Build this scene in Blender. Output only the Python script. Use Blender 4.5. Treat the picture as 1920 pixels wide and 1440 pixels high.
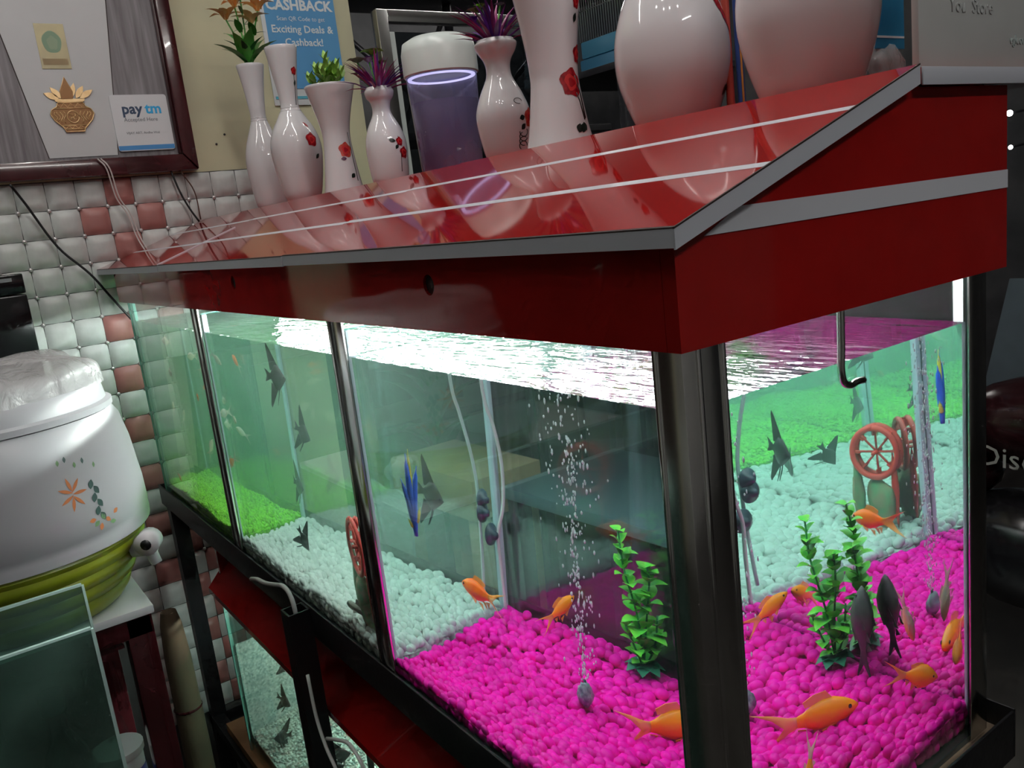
import bpy, bmesh, math, random
import numpy as np
from mathutils import Vector, Matrix, Quaternion
PI = math.pi
R = random.Random(11)
sc = bpy.context.scene
for o in list(bpy.data.objects): bpy.data.objects.remove(o)
C = sc.collection

# ------------------------------------------------------------------ camera
# world: x runs along the short end of the aquarium, y along its long front (away), z up,
# origin = near bottom corner of the big tank, metres; the shop floor lies at FLOOR
FLOOR = -0.80
cam = bpy.data.objects.new('camera', bpy.data.cameras.new('camera')); C.objects.link(cam)
RX = Vector((0.80658233, -0.58015194, -0.113352)); DN = Vector((-0.20684472, -0.09736625, -0.97351686)); FW = Vector((0.55375104, 0.80866775, -0.19853527))
CAM = Vector((-0.3999, -0.3848, 0.5578))
M = Matrix((RX, -DN, -FW)).transposed().to_4x4(); M.translation = CAM
cam.matrix_world = M
cam.data.sensor_fit = 'HORIZONTAL'; cam.data.sensor_width = 36.0; cam.data.lens = 1575.9 * 36 / 1920
cam.data.clip_start = 0.02; cam.data.clip_end = 60
sc.camera = cam

# ------------------------------------------------------------------ world, exposure
w = bpy.data.worlds.new('night'); sc.world = w; w.use_nodes = True
w.node_tree.nodes['Background'].inputs[0].default_value = (0.55, 0.62, 0.75, 1)
w.node_tree.nodes['Background'].inputs[1].default_value = 0.05
vs = sc.view_settings
vs.view_transform = 'Standard'; vs.look = 'None'; vs.gamma = 1.0; vs.use_curve_mapping = False; vs.exposure = 0.12
cy = sc.cycles
cy.max_bounces = 10; cy.transmission_bounces = 8; cy.glossy_bounces = 5; cy.diffuse_bounces = 3
cy.transparent_max_bounces = 24; cy.volume_bounces = 1; cy.caustics_reflective = False; cy.caustics_refractive = True
cy.sample_clamp_indirect = 4.0; cy.sample_clamp_direct = 0.0; cy.blur_glossy = 0.3
cy.use_denoising = True; cy.use_light_tree = False; cy.use_adaptive_sampling = True; cy.adaptive_threshold = .03; cy.adaptive_min_samples = 12

# ------------------------------------------------------------------ materials
MATS = {}
def nodes_of(m):
    m.use_nodes = True
    return m.node_tree.nodes, m.node_tree.links
def mat(name, col=(.8, .8, .8), rough=.5, metal=0., noise=0., nscale=30., bump=0., bscale=60., emit=0., coat=0., trans=0., ior=1.5, col2=None, alpha=1., sss=0., spec=.5):
    if name in MATS: return MATS[name]
    m = bpy.data.materials.new(name); N, L = nodes_of(m); b = N['Principled BSDF']
    b.inputs['Base Color'].default_value = (*col, 1); b.inputs['Roughness'].default_value = rough
    b.inputs['Metallic'].default_value = metal; b.inputs['IOR'].default_value = ior
    b.inputs['Coat Weight'].default_value = coat; b.inputs['Coat Roughness'].default_value = .03
    b.inputs['Transmission Weight'].default_value = trans; b.inputs['Alpha'].default_value = alpha
    b.inputs['Specular IOR Level'].default_value = spec
    if sss: b.inputs['Subsurface Weight'].default_value = sss; b.inputs['Subsurface Radius'].default_value = (.01, .008, .006); b.inputs['Subsurface Scale'].default_value = .5
    if emit: b.inputs['Emission Color'].default_value = (*col, 1); b.inputs['Emission Strength'].default_value = emit
    if noise or col2 or bump:
        tc = N.new('ShaderNodeTexCoord')
    if noise or col2:
        n = N.new('ShaderNodeTexNoise'); n.inputs['Scale'].default_value = nscale; n.inputs['Detail'].default_value = 4
        L.new(tc.outputs['Object'], n.inputs['Vector'])
        mx = N.new('ShaderNodeMix'); mx.data_type = 'RGBA'
        c2 = col2 or tuple(max(0, c * (1 - noise)) for c in col)
        mx.inputs[6].default_value = (*col, 1); mx.inputs[7].default_value = (*c2, 1)
        cr = N.new('ShaderNodeMapRange'); cr.inputs[1].default_value = .35; cr.inputs[2].default_value = .65
        L.new(n.outputs['Fac'], cr.inputs[0]); L.new(cr.outputs[0], mx.inputs[0]); L.new(mx.outputs[2], b.inputs['Base Color'])
    if bump:
        n2 = N.new('ShaderNodeTexNoise'); n2.inputs['Scale'].default_value = bscale; n2.inputs['Detail'].default_value = 3
        L.new(tc.outputs['Object'], n2.inputs['Vector'])
        bp = N.new('ShaderNodeBump'); bp.inputs['Strength'].default_value = bump; bp.inputs['Distance'].default_value = .002
        L.new(n2.outputs['Fac'], bp.inputs['Height']); L.new(bp.outputs[0], b.inputs['Normal'])
    MATS[name] = m
    return m
def vary(m, amount=.25):
    """every object (and every loose pebble, through its own random colour) a little lighter or darker"""
    N, L = nodes_of(m); b = N['Principled BSDF']
    src = b.inputs['Base Color'].links[0].from_socket if b.inputs['Base Color'].links else None
    col = tuple(b.inputs['Base Color'].default_value)
    at = N.new('ShaderNodeAttribute'); at.attribute_name = 'tone'
    hs = N.new('ShaderNodeHueSaturation')
    oi = N.new('ShaderNodeObjectInfo')
    ad = N.new('ShaderNodeMath'); ad.operation = 'ADD'; L.new(at.outputs['Fac'], ad.inputs[0]); L.new(oi.outputs['Random'], ad.inputs[1])
    fr = N.new('ShaderNodeMath'); fr.operation = 'FRACT'; L.new(ad.outputs[0], fr.inputs[0])
    mr = N.new('ShaderNodeMapRange'); mr.inputs[3].default_value = 1 - amount; mr.inputs[4].default_value = 1 + amount * .4
    L.new(fr.outputs[0], mr.inputs[0]); L.new(mr.outputs[0], hs.inputs['Value'])
    if src: L.new(src, hs.inputs['Color'])
    else: hs.inputs['Color'].default_value = col
    L.new(hs.outputs[0], b.inputs['Base Color'])
    return m
def glass_mat(name, tint, gloss=1.0, ior=1.45, rough=.0, haze=0.0, hazecol=(.5, .55, .52)):
    """a pane: clear tinted see-through plus fresnel gloss, and a film of dust"""
    m = bpy.data.materials.new(name); N, L = nodes_of(m); N.clear()
    out = N.new('ShaderNodeOutputMaterial'); t = N.new('ShaderNodeBsdfTransparent'); t.inputs[0].default_value = (*tint, 1)
    g = N.new('ShaderNodeBsdfGlossy'); g.inputs['Roughness'].default_value = rough; g.inputs[0].default_value = (gloss, gloss, gloss, 1)
    ge = N.new('ShaderNodeNewGeometry')
    iv = N.new('ShaderNodeMapRange'); iv.inputs[3].default_value = ior; iv.inputs[4].default_value = 1 / ior; L.new(ge.outputs['Backfacing'], iv.inputs[0])
    fr = N.new('ShaderNodeFresnel'); L.new(iv.outputs[0], fr.inputs['IOR'])
    mx = N.new('ShaderNodeMixShader'); L.new(fr.outputs[0], mx.inputs[0]); L.new(t.outputs[0], mx.inputs[1]); L.new(g.outputs[0], mx.inputs[2])
    last = mx
    if haze:
        d = N.new('ShaderNodeBsdfDiffuse'); d.inputs[0].default_value = (*hazecol, 1)
        tc = N.new('ShaderNodeTexCoord'); n = N.new('ShaderNodeTexNoise'); n.inputs['Scale'].default_value = 9; n.inputs['Detail'].default_value = 6
        L.new(tc.outputs['Object'], n.inputs['Vector'])
        mr = N.new('ShaderNodeMapRange'); mr.inputs[1].default_value = .3; mr.inputs[2].default_value = .8; mr.inputs[3].default_value = haze * .4; mr.inputs[4].default_value = haze * 1.5
        L.new(n.outputs['Fac'], mr.inputs[0])
        m2 = N.new('ShaderNodeMixShader'); L.new(mr.outputs[0], m2.inputs[0]); L.new(mx.outputs[0], m2.inputs[1]); L.new(d.outputs[0], m2.inputs[2]); last = m2
    L.new(last.outputs[0], out.inputs[0])
    MATS[name] = m
    return m
def emit_mat(name, col, s):
    m = bpy.data.materials.new(name); N, L = nodes_of(m); N.clear()
    out = N.new('ShaderNodeOutputMaterial'); e = N.new('ShaderNodeEmission'); e.inputs[0].default_value = (*col, 1); e.inputs[1].default_value = s
    L.new(e.outputs[0], out.inputs[0]); MATS[name] = m
    return m

# ------------------------------------------------------------------ mesh helpers
def link(o, parent=None):
    C.objects.link(o)
    if parent is not None: o.parent = parent
    return o
def mesh(name, V, F, m, parent=None, smooth=False, mats=None, midx=None):
    me = bpy.data.meshes.new(name); me.from_pydata([tuple(v) for v in V], [], F); me.update()
    for mm in (mats or [m]): me.materials.append(mm)
    if midx is not None: me.polygons.foreach_set('material_index', midx)
    if smooth: me.polygons.foreach_set('use_smooth', [True] * len(me.polygons))
    return link(bpy.data.objects.new(name, me), parent)
def bm_obj(name, bm, m, parent=None, smooth=False, mats=None):
    me = bpy.data.meshes.new(name); bmesh.ops.recalc_face_normals(bm, faces=bm.faces); bm.to_mesh(me); bm.free()
    for mm in (mats or [m]): me.materials.append(mm)
    if smooth: me.polygons.foreach_set('use_smooth', [True] * len(me.polygons))
    return link(bpy.data.objects.new(name, me), parent)
def smooth_by_angle(o, deg=40):
    me = o.data; me.polygons.foreach_set('use_smooth', [True] * len(me.polygons)); me.set_sharp_from_angle(angle=math.radians(deg)); return o
def box(name, lo, hi, m, parent=None, bevel=0., seg=2, local=None):
    bm = bmesh.new(); bmesh.ops.create_cube(bm, size=1)
    c = [(a + b) / 2 for a, b in zip(lo, hi)]; s = [abs(b - a) for a, b in zip(lo, hi)]
    for v in bm.verts: v.co = Vector((v.co.x * s[0] + c[0], v.co.y * s[1] + c[1], v.co.z * s[2] + c[2]))
    if bevel: bmesh.ops.bevel(bm, geom=bm.edges[:], offset=min(bevel, min(s) * .45), segments=seg, affect='EDGES', profile=.6)
    o = bm_obj(name, bm, m, parent)
    if bevel: smooth_by_angle(o, 35)
    return o
def prism(name, poly, a, b, axis, m, parent=None, bevel=0.):
    """poly in the two axes left over, extruded from a to b along axis"""
    bm = bmesh.new()
    def P(u, v, t): return {0: (t, u, v), 1: (u, t, v), 2: (u, v, t)}[axis]
    A = [bm.verts.new(P(u, v, a)) for u, v in poly]; B = [bm.verts.new(P(u, v, b)) for u, v in poly]
    n = len(poly); bm.faces.new(A); bm.faces.new(B[::-1])
    for i in range(n): bm.faces.new((A[i], B[i], B[(i + 1) % n], A[(i + 1) % n]))
    bmesh.ops.recalc_face_normals(bm, faces=bm.faces)
    if bevel: bmesh.ops.bevel(bm, geom=bm.edges[:], offset=bevel, segments=2, affect='EDGES', profile=.6)
    o = bm_obj(name, bm, m, parent)
    if bevel: smooth_by_angle(o, 35)
    return o
def plate(name, outer, holes, a, b, axis, m, parent=None):
    """a flat board with real holes through it"""
    bm = bmesh.new()
    def P(u, v, t): return {0: (t, u, v), 1: (u, t, v), 2: (u, v, t)}[axis]
    E = []
    for loop in [outer] + holes:
        vs_ = [bm.verts.new(P(u, v, a)) for u, v in loop]
        E += [bm.edges.new((vs_[i], vs_[(i + 1) % len(vs_)])) for i in range(len(vs_))]
    r = bmesh.ops.triangle_fill(bm, use_beauty=True, edges=E)
    fs = [g for g in r['geom'] if isinstance(g, bmesh.types.BMFace)]
    ex = bmesh.ops.extrude_face_region(bm, geom=fs)
    d = P(0, 0, b - a)
    for g in ex['geom']:
        if isinstance(g, bmesh.types.BMVert): g.co += Vector(d)
    return bm_obj(name, bm, m, parent)
def lathe_mesh(profile, seg=40, z0=0., closed_bottom=True):
    V, F = [], []
    for r, z in profile:
        for k in range(seg): a = 2 * PI * k / seg; V.append((r * math.cos(a), r * math.sin(a), z + z0))
    n = len(profile)
    for i in range(n - 1):
        for k in range(seg): F.append((i * seg + k, i * seg + (k + 1) % seg, (i + 1) * seg + (k + 1) % seg, (i + 1) * seg + k))
    if closed_bottom: F.append(tuple(range(seg))[::-1])
    return V, F
def lathe(name, profile, m, parent=None, seg=40, loc=(0, 0, 0), closed_bottom=True):
    V, F = lathe_mesh(profile, seg, 0, closed_bottom)
    o = mesh(name, V, F, m, parent, True); o.location = loc; smooth_by_angle(o, 50)
    return o
def spline(pts, n=8):
    """Catmull-Rom through the points"""
    pts = [Vector(p) for p in pts]
    if len(pts) < 3: return pts
    out = []
    P = [2 * pts[0] - pts[1]] + pts + [2 * pts[-1] - pts[-2]]
    for i in range(1, len(P) - 2):
        for k in range(n):
            t = k / n
            out.append(.5 * ((2 * P[i]) + (P[i + 1] - P[i - 1]) * t + (2 * P[i - 1] - 5 * P[i] + 4 * P[i + 1] - P[i + 2]) * t * t + (3 * P[i] - P[i - 1] - 3 * P[i + 1] + P[i + 2]) * t ** 3))
    out.append(pts[-1]); return out
def tube_geo(path, r, seg=8, cap=True):
    path = [Vector(p) for p in path]; n = len(path)
    rr = r if isinstance(r, (list, tuple)) else [r] * n
    V, F = [], []
    t = (path[1] - path[0]).normalized(); up = Vector((0, 0, 1)) if abs(t.z) < .9 else Vector((1, 0, 0))
    u = t.cross(up).normalized()
    for i, p in enumerate(path):
        t = (path[min(i + 1, n - 1)] - path[max(i - 1, 0)]).normalized()
        u = (u - t * u.dot(t)).normalized(); v = t.cross(u)
        for k in range(seg): a = 2 * PI * k / seg; V.append(p + (u * math.cos(a) + v * math.sin(a)) * rr[i])
    for i in range(n - 1):
        for k in range(seg): F.append((i * seg + k, i * seg + (k + 1) % seg, (i + 1) * seg + (k + 1) % seg, (i + 1) * seg + k))
    if cap: F.append(tuple(range(seg))[::-1]); F.append(tuple((n - 1) * seg + k for k in range(seg)))
    return V, F
def tube(name, path, r, m, parent=None, seg=8, sm=0):
    if sm: path = spline(path, sm)
    V, F = tube_geo(path, r, seg); return mesh(name, V, F, m, parent, True)
def strip_card(name, pts, nrm, th, m, parent=None):
    """a flat outline given real thickness; pts are coplanar 3-D points, nrm their normal"""
    n = len(pts); nv = Vector(nrm).normalized() * th
    V = [Vector(p) for p in pts] + [Vector(p) + nv for p in pts]
    F = [tuple(range(n))[::-1], tuple(range(n, 2 * n))] + [(i, (i + 1) % n, n + (i + 1) % n, n + i) for i in range(n)]
    o = mesh(name, V, F, m, parent)
    bm = bmesh.new(); bm.from_mesh(o.data); bmesh.ops.recalc_face_normals(bm, faces=bm.faces); bm.to_mesh(o.data); bm.free()
    return o
def tag(o, label, cat, group=None, kind=None):
    o['label'] = label; o['category'] = cat
    if group: o['group'] = group
    if kind: o['kind'] = kind
    return o
def thing(name, label, cat, loc=(0, 0, 0), rz=0., group=None):
    o = bpy.data.objects.new(name, None); C.objects.link(o); o.empty_display_size = .02
    o.location = loc; o.rotation_euler = (0, 0, rz)
    return tag(o, label, cat, group)
def structure(o, label=None, cat=None):
    o['kind'] = 'structure'
    if label: o['label'] = label
    if cat: o['category'] = cat
    return o
def copy_tree(o, parent=None):
    c = o.copy(); C.objects.link(c); c.parent = parent
    for ch in list(o.children): copy_tree(ch, c)
    return c
def text(name, s, size, loc, rot, m, parent=None, align='LEFT', ext=.0004, bold=0.):
    cu = bpy.data.curves.new(name, 'FONT'); cu.body = s; cu.size = size; cu.extrude = ext; cu.align_x = align; cu.offset = bold; cu.resolution_u = 2
    t = bpy.data.objects.new(name, cu); C.objects.link(t)
    bpy.context.view_layer.update()
    me = bpy.data.meshes.new_from_object(t.evaluated_get(bpy.context.evaluated_depsgraph_get()))
    bpy.data.objects.remove(t); bpy.data.curves.remove(cu)
    me.materials.clear(); me.materials.append(m); me.name = name
    o = bpy.data.objects.new(name, me); link(o, parent); o.location = loc; o.rotation_euler = rot
    return o
# ------------------------------------------------------------------ shared materials
M_wall = mat('cream_paint', (.63, .60, .40), .7, col2=(.54, .52, .36), nscale=6, bump=.15, bscale=40)
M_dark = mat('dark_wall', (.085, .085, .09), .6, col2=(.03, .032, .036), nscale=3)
M_floor = mat('floor_tile', (.045, .04, .036), .3, col2=(.03, .026, .024), nscale=5)
M_ceil = mat('ceiling_paint', (.55, .54, .52), .8)
M_chrome = mat('chrome', (.86, .86, .85), .16, metal=1.)
M_steel = mat('steel', (.55, .55, .53), .16, metal=1.)
M_black = mat('black_iron', (.012, .012, .014), .35, bump=.2, bscale=90)
M_white = mat('white_gloss', (.80, .78, .80), .07, coat=.4)
M_red = mat('red_laminate', (.31, .009, .008), .045, col2=(.28, .008, .007), nscale=25, coat=.0)
M_grey = mat('grey_edging', (.50, .52, .58), .35)
M_stripe = mat('silver_stripe', (.62, .64, .70), .3)
M_seam = mat('dark_seam', (.02, .008, .008), .6)
M_liner = mat('white_liner', (.85, .88, .88), .5)
M_maroon = mat('maroon_wood', (.055, .008, .011), .18, col2=(.035, .005, .007), nscale=14, coat=.4)
M_plastw = mat('white_plastic', (.72, .71, .73), .28)
M_gold = mat('gold', (.80, .52, .22), .25, metal=1.)

# ------------------------------------------------------------------ room shell
WALL_Y = 1.86
structure(box('floor', (-2.6, -3.2, FLOOR - .05), (4.2, 4.6, FLOOR), M_floor), 'dark tiled shop floor', 'floor')
structure(box('ceiling', (-2.6, -3.2, 2.0), (4.2, 4.6, 2.05), M_ceil), 'plain painted shop ceiling', 'ceiling')
wall = structure(box('wall_back', (-2.6, WALL_Y, FLOOR), (.74, WALL_Y + .12, 2.0), M_wall), 'cream painted wall with tufted tiles on its lower half', 'wall')
structure(box('wall_left', (-2.65, -3.2, FLOOR), (-2.6, WALL_Y, 2.0), mat('left_paint', (.30, .30, .28), .7, noise=.1, nscale=3)), 'pale side wall of the shop', 'wall')
structure(box('wall_front', (-2.6, -3.25, FLOOR), (4.2, -3.2, 2.0), mat('front_paint', (.50, .50, .49), .7, noise=.15, nscale=2)), 'grey wall behind the viewer', 'wall')
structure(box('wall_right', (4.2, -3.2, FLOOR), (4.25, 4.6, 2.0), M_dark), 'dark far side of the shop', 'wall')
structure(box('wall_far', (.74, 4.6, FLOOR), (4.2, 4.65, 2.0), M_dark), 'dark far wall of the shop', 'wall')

M_door = mat('door_dark', (.030, .018, .014), .35, noise=.3, nscale=8)
dr1 = structure(box('added_door_1', (-2.3, WALL_Y - .05, FLOOR), (-.66, WALL_Y - .001, 1.45), M_door), 'unseen dark double door added to darken the reflection in the hood front', 'door')  # out of view, added so the hood front reflects something dark
for x in (-2.2, -1.42):
    for z0, z1 in ((FLOOR + .1, .2), (.3, 1.35)): box('door_panel', (x, WALL_Y - .058, z0), (x + .66, WALL_Y - .05, z1), M_door, dr1, .006)
tube('door_handle', [(-1.53, WALL_Y - .06, .22), (-1.53, WALL_Y - .09, .23), (-1.53, WALL_Y - .09, .36), (-1.53, WALL_Y - .06, .37)], .008, M_steel, dr1, 8)
# lamps of the shop: ceiling tubes, the far back one added to brighten the dark background
def tube_lamp(label, a, b, s, r=.016, col=(1., .97, .93)):
    a, b = Vector(a), Vector(b); t = thing('tube_lamp', label, 'lamp', (a + b) / 2, group='shop tube lamps')
    c = (a + b) / 2; d = (b - a).normalized()
    mm = MATS.get('tube_glow_%g' % s) or emit_mat('tube_glow_%g' % s, col, s)
    tube('glass_tube', [a - c, b - c], r, mm, t, 8)
    for e, sg in ((a, -1), (b, 1)): tube('end_cap', [e - c, e - c + d * .03 * sg], r * 1.25, M_plastw, t, 10)
    return t
for label, a, b, s_ in (('white tube lamp on the ceiling above the long tank', (.05, -.3, 1.93), (.05, .9, 1.93), 60.), ('white tube lamp on the ceiling behind the viewer', (-.3, -1.5, 1.93), (.9, -1.5, 1.93), 60.), ('white tube lamp on the ceiling near the cream wall', (-1.3, 1.1, 1.93), (-.1, 1.1, 1.93), 30.), ('white tube lamp on the ceiling above the open part of the shop', (1.1, .9, 1.93), (2.3, .9, 1.93), 22.), ('added tube lamp brightening the dark far back of the shop', (2.2, 3.6, 1.93), (3.4, 3.6, 1.93), 40.)):
    tube_lamp(label, a, b, s_)
M_spot = emit_mat('spot_glow', (1., .98, .95), 38.)
for k, (x, y, lab) in enumerate(((-.75, -.35, 'round ceiling spot nearest the left wall'), (-.55, -.60, 'second round ceiling spot'), (-.30, -.45, 'third round ceiling spot'), (-.55, -.15, 'fourth round ceiling spot'), (-.20, -.85, 'round ceiling spot furthest behind the viewer'), (-.85, .05, 'round ceiling spot nearest the door'))):
    sp_t = thing('ceiling_spot', lab, 'lamp', (x, y, 1.985), group='round ceiling spots')
    lathe('housing', [(.052, .015), (.055, .010), (.052, 0), (.040, -.002), (.036, .004)], M_plastw, sp_t, 20, closed_bottom=False); lathe('diffuser', [(.036, .003), (.020, .001), (.001, .0005)], M_spot, sp_t, 12, closed_bottom=False)
# ------------------------------------------------------------------ the long three-part aquarium
TL, TD, TH, WZ = 1.688, .376, .47, .414           # length, depth, glass height, water level
Y1, Y2 = .540, 1.142                                 # partitions
G = .006
G_pane = glass_mat('pane_glass', (.955, .985, .975), haze=.007)
G_part = glass_mat('partition_glass', (.90, .96, .95), ior=1.08, haze=.02, hazecol=(.5, .6, .6))
M_gedge = mat('glass_edge', (.16, .40, .33), .15, trans=.0, coat=.6)
M_sil = mat('silicone', (.55, .68, .74), .4)
tank = thing('aquarium', 'long lit glass aquarium of three compartments under the red hood', 'aquarium')
def pane(name, lo, hi, m=None): return box(name, lo, hi, m or G_pane, tank)
pane('base_glass', (-G, -G, -.008), (TD + G, TL + G, -.0015), mat('base_glass', (.05, .07, .07), .3))
ys = [0, Y1, Y2, TL]
for i in range(3):
    pane('front_pane', (-G, ys[i] + .001, 0), (-.0008, ys[i + 1] - .001, TH))
    pane('back_pane', (TD + .0008, ys[i] + .001, 0), (TD + G, ys[i + 1] - .001, TH))
pane('end_pane', (-G, -G, 0), (TD + G, -.0008, TH)); pane('end_pane', (-G, TL + .0008, 0), (TD + G, TL + G, TH))
for y in (Y1, Y2):
    pane('partition', (.001, y - .003, .002), (TD - .001, y + .003, .445), G_part)
    for x in (.006, TD - .006): box('silicone_bead', (x - .005, y - .007, .002), (x + .005, y + .007, .445), M_sil, tank, .003)
    box('partition_edge', (.001, y - .003, .445), (TD - .001, y + .003, .447), M_gedge, tank)
for y in (.004, TL - .004): box('silicone_bead', (TD - .008, y - .004, .002), (TD, y + .004, TH), M_sil, tank, .003)
box('silicone_bead', (0, TL - .006, .002), (.006, TL, TH), M_gedge, tank)
box('glass_edge_strip', (-G - .001, TL + G, 0), (.004, TL + G + .004, TH), M_gedge, tank)
# chrome corner angles and the double strips at the partitions
def angle(name, x0, y0, sx, sy, wx, wy, m):
    t = .0022
    prism(name, [(x0, y0), (x0 + sx * wx, y0), (x0 + sx * wx, y0 + sy * t), (x0 + sx * t, y0 + sy * t), (x0 + sx * t, y0 + sy * wy), (x0, y0 + sy * wy)], -.004, TH, 2, m, tank, .0006)
angle('corner_angle', -G - .004, -G - .004, 1, 1, .040, .026, M_chrome)
angle('corner_angle', TD + G + .004, -G - .004, -1, 1, .030, .030, M_steel)
M_rim = mat('bright_chrome', (.95, .95, .95), .04, metal=1.)
for a, b in (((-G - .0055, .0125), (-G - .0035, .016)),): box('chrome_lip', (a[0], a[1], 0), (b[0], b[1], TH), M_rim, tank, .0006)
for x in (.0035, .0275): box('chrome_lip', (x, -G - .0055, 0), (x + .0035, -G - .0035, TH), M_rim, tank, .0006)
for y in (Y1, Y2):
    box('front_strip', (-G - .004, y - .022, 0), (-G - .0004, y + .004, TH), M_chrome, tank, .001)
    box('front_strip', (-G - .003, y + .004, 0), (-G - .0004, y + .012, TH), M_black, tank, .001)
    box('front_strip', (-G - .004, y + .012, 0), (-G - .0004, y + .018, TH), M_steel, tank, .001)

# water: one body per compartment, refracting at the outer glass, open to light at its rippled top
def water_mat(name, absorb, dens, scat, sdens):
    m = bpy.data.materials.new(name); N, L = nodes_of(m); N.clear()
    out = N.new('ShaderNodeOutputMaterial')
    gl = N.new('ShaderNodeBsdfGlass'); gl.inputs['IOR'].default_value = 1.33; gl.inputs['Roughness'].default_value = 0
    tr = N.new('ShaderNodeBsdfTransparent'); rf = N.new('ShaderNodeBsdfRefraction'); rf.inputs['IOR'].default_value = 1.33; rf.inputs['Roughness'].default_value = 0.02
    go = N.new('ShaderNodeBsdfGlossy'); go.inputs['Roughness'].default_value = .05
    tc = N.new('ShaderNodeTexCoord'); mp = N.new('ShaderNodeMapping'); mp.inputs['Scale'].default_value = (70, 22, 1); mp.inputs['Rotation'].default_value = (0, 0, .5)
    L.new(tc.outputs['Object'], mp.inputs[0]); n = N.new('ShaderNodeTexNoise'); n.inputs['Scale'].default_value = 1.; n.inputs['Detail'].default_value = 3; L.new(mp.outputs[0], n.inputs['Vector'])
    bp = N.new('ShaderNodeBump'); bp.inputs['Strength'].default_value = .6; bp.inputs['Distance'].default_value = .004; L.new(n.outputs['Fac'], bp.inputs['Height'])
    L.new(bp.outputs[0], go.inputs['Normal']); L.new(bp.outputs[0], rf.inputs['Normal'])
    ge = N.new('ShaderNodeNewGeometry'); iv = N.new('ShaderNodeMapRange'); iv.inputs[3].default_value = 1.33; iv.inputs[4].default_value = 1 / 1.33; L.new(ge.outputs['Backfacing'], iv.inputs[0])
    fr = N.new('ShaderNodeFresnel'); L.new(iv.outputs[0], fr.inputs['IOR'])
    m1 = N.new('ShaderNodeMixShader'); m1.inputs[0].default_value = .45; L.new(tr.outputs[0], m1.inputs[1]); L.new(rf.outputs[0], m1.inputs[2])
    m2 = N.new('ShaderNodeMixShader'); L.new(fr.outputs[0], m2.inputs[0]); L.new(m1.outputs[0], m2.inputs[1]); L.new(go.outputs[0], m2.inputs[2])
    at = N.new('ShaderNodeAttribute'); at.attribute_name = 'face_kind'      # 0 outer glass, 1 top, 2 towards the next compartment or the base
    is_top = N.new('ShaderNodeMath'); is_top.operation = 'GREATER_THAN'; is_top.inputs[1].default_value = .5; L.new(at.outputs['Fac'], is_top.inputs[0])
    is_in = N.new('ShaderNodeMath'); is_in.operation = 'GREATER_THAN'; is_in.inputs[1].default_value = 1.5; L.new(at.outputs['Fac'], is_in.inputs[0])
    a1 = N.new('ShaderNodeMixShader'); L.new(is_top.outputs[0], a1.inputs[0]); L.new(gl.outputs[0], a1.inputs[1]); L.new(m2.outputs[0], a1.inputs[2])
    tr2 = N.new('ShaderNodeBsdfTransparent')
    a2 = N.new('ShaderNodeMixShader'); L.new(is_in.outputs[0], a2.inputs[0]); L.new(a1.outputs[0], a2.inputs[1]); L.new(tr2.outputs[0], a2.inputs[2])
    L.new(a2.outputs[0], out.inputs['Surface'])
    va = N.new('ShaderNodeVolumeAbsorption'); va.inputs[0].default_value = (*absorb, 1); va.inputs['Density'].default_value = dens
    if sdens:
        vsn = N.new('ShaderNodeVolumeScatter'); vsn.inputs[0].default_value = (*scat, 1); vsn.inputs['Density'].default_value = sdens; vsn.inputs['Anisotropy'].default_value = .2
        ad = N.new('ShaderNodeAddShader'); L.new(va.outputs[0], ad.inputs[0]); L.new(vsn.outputs[0], ad.inputs[1]); L.new(ad.outputs[0], out.inputs['Volume'])
    else: L.new(va.outputs[0], out.inputs['Volume'])
    return m
def water(i, m, lab):
    y0, y1 = ys[i] + (0.0003 if i == 0 else .0036), ys[i + 1] - (.0003 if i == 2 else .0036); x0, x1 = .0002, TD - .0002
    V = [(x0, y0, .001), (x1, y0, .001), (x1, y1, .001), (x0, y1, .001), (x0, y0, WZ), (x1, y0, WZ), (x1, y1, WZ), (x0, y1, WZ)]
    F = [(0, 3, 2, 1), (4, 5, 6, 7), (0, 1, 5, 4), (1, 2, 6, 5), (2, 3, 7, 6), (3, 0, 4, 7)]
    o = mesh('water', V, F, m, tank)
    at = o.data.attributes.new('face_kind', 'FLOAT', 'FACE')
    at.data.foreach_set('value', [2, 1, 0 if i == 0 else 2, 0, 0 if i == 2 else 2, 0])
    o['label'] = lab
    return o
water(0, water_mat('water_near', (.42, .86, .82), .65, (.55, .75, .76), .03), 'clear water over the magenta pebbles')
water(1, water_mat('water_middle', (.42, .81, .71), 1.0, (.42, .70, .56), .32), 'slightly cloudy water over the white pebbles')
water(2, water_mat('water_far', (.30, .76, .52), 1.3, (.38, .74, .50), 1.0), 'cloudy green water over the green gravel')

# ------------------------------------------------------------------ red hood with the sloped lids
hood = thing('aquarium_hood', 'red glossy hood with grey edging over the long aquarium', 'aquarium hood', (0, 0, .46))
def hp(o): o.location.z -= .46; return o
HX0, HX1, HY0, HY1 = -.021, .40, -.021, 1.709
def circ(cy_, cz_, r, n=20): return [(cy_ + r * math.cos(2 * PI * k / n), cz_ + r * math.sin(2 * PI * k / n)) for k in range(n)]
hp(plate('front_fascia', [(HY0 + .0124, .46), (HY1 - .0124, .46), (HY1 - .0124, .5265), (HY0 + .0124, .5265)], [circ(.283, .5025, .0095), circ(.849, .5045, .0095)], HX0, HX0 + .012, 0, M_red, hood))
hp(box('front_liner', (HX0 + .0125, HY0 + .013, .462), (HX0 + .014, HY1 - .013, .522), M_liner, hood))
prof = [(HX0, .46), (HX1, .46), (HX1, .6165), (.238, .6165), (HX0, .5265)]
hp(prism('end_fascia', prof, HY0, HY0 + .012, 1, M_red, hood)); hp(prism('end_fascia', prof, HY1 - .012, HY1, 1, M_red, hood))
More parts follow.
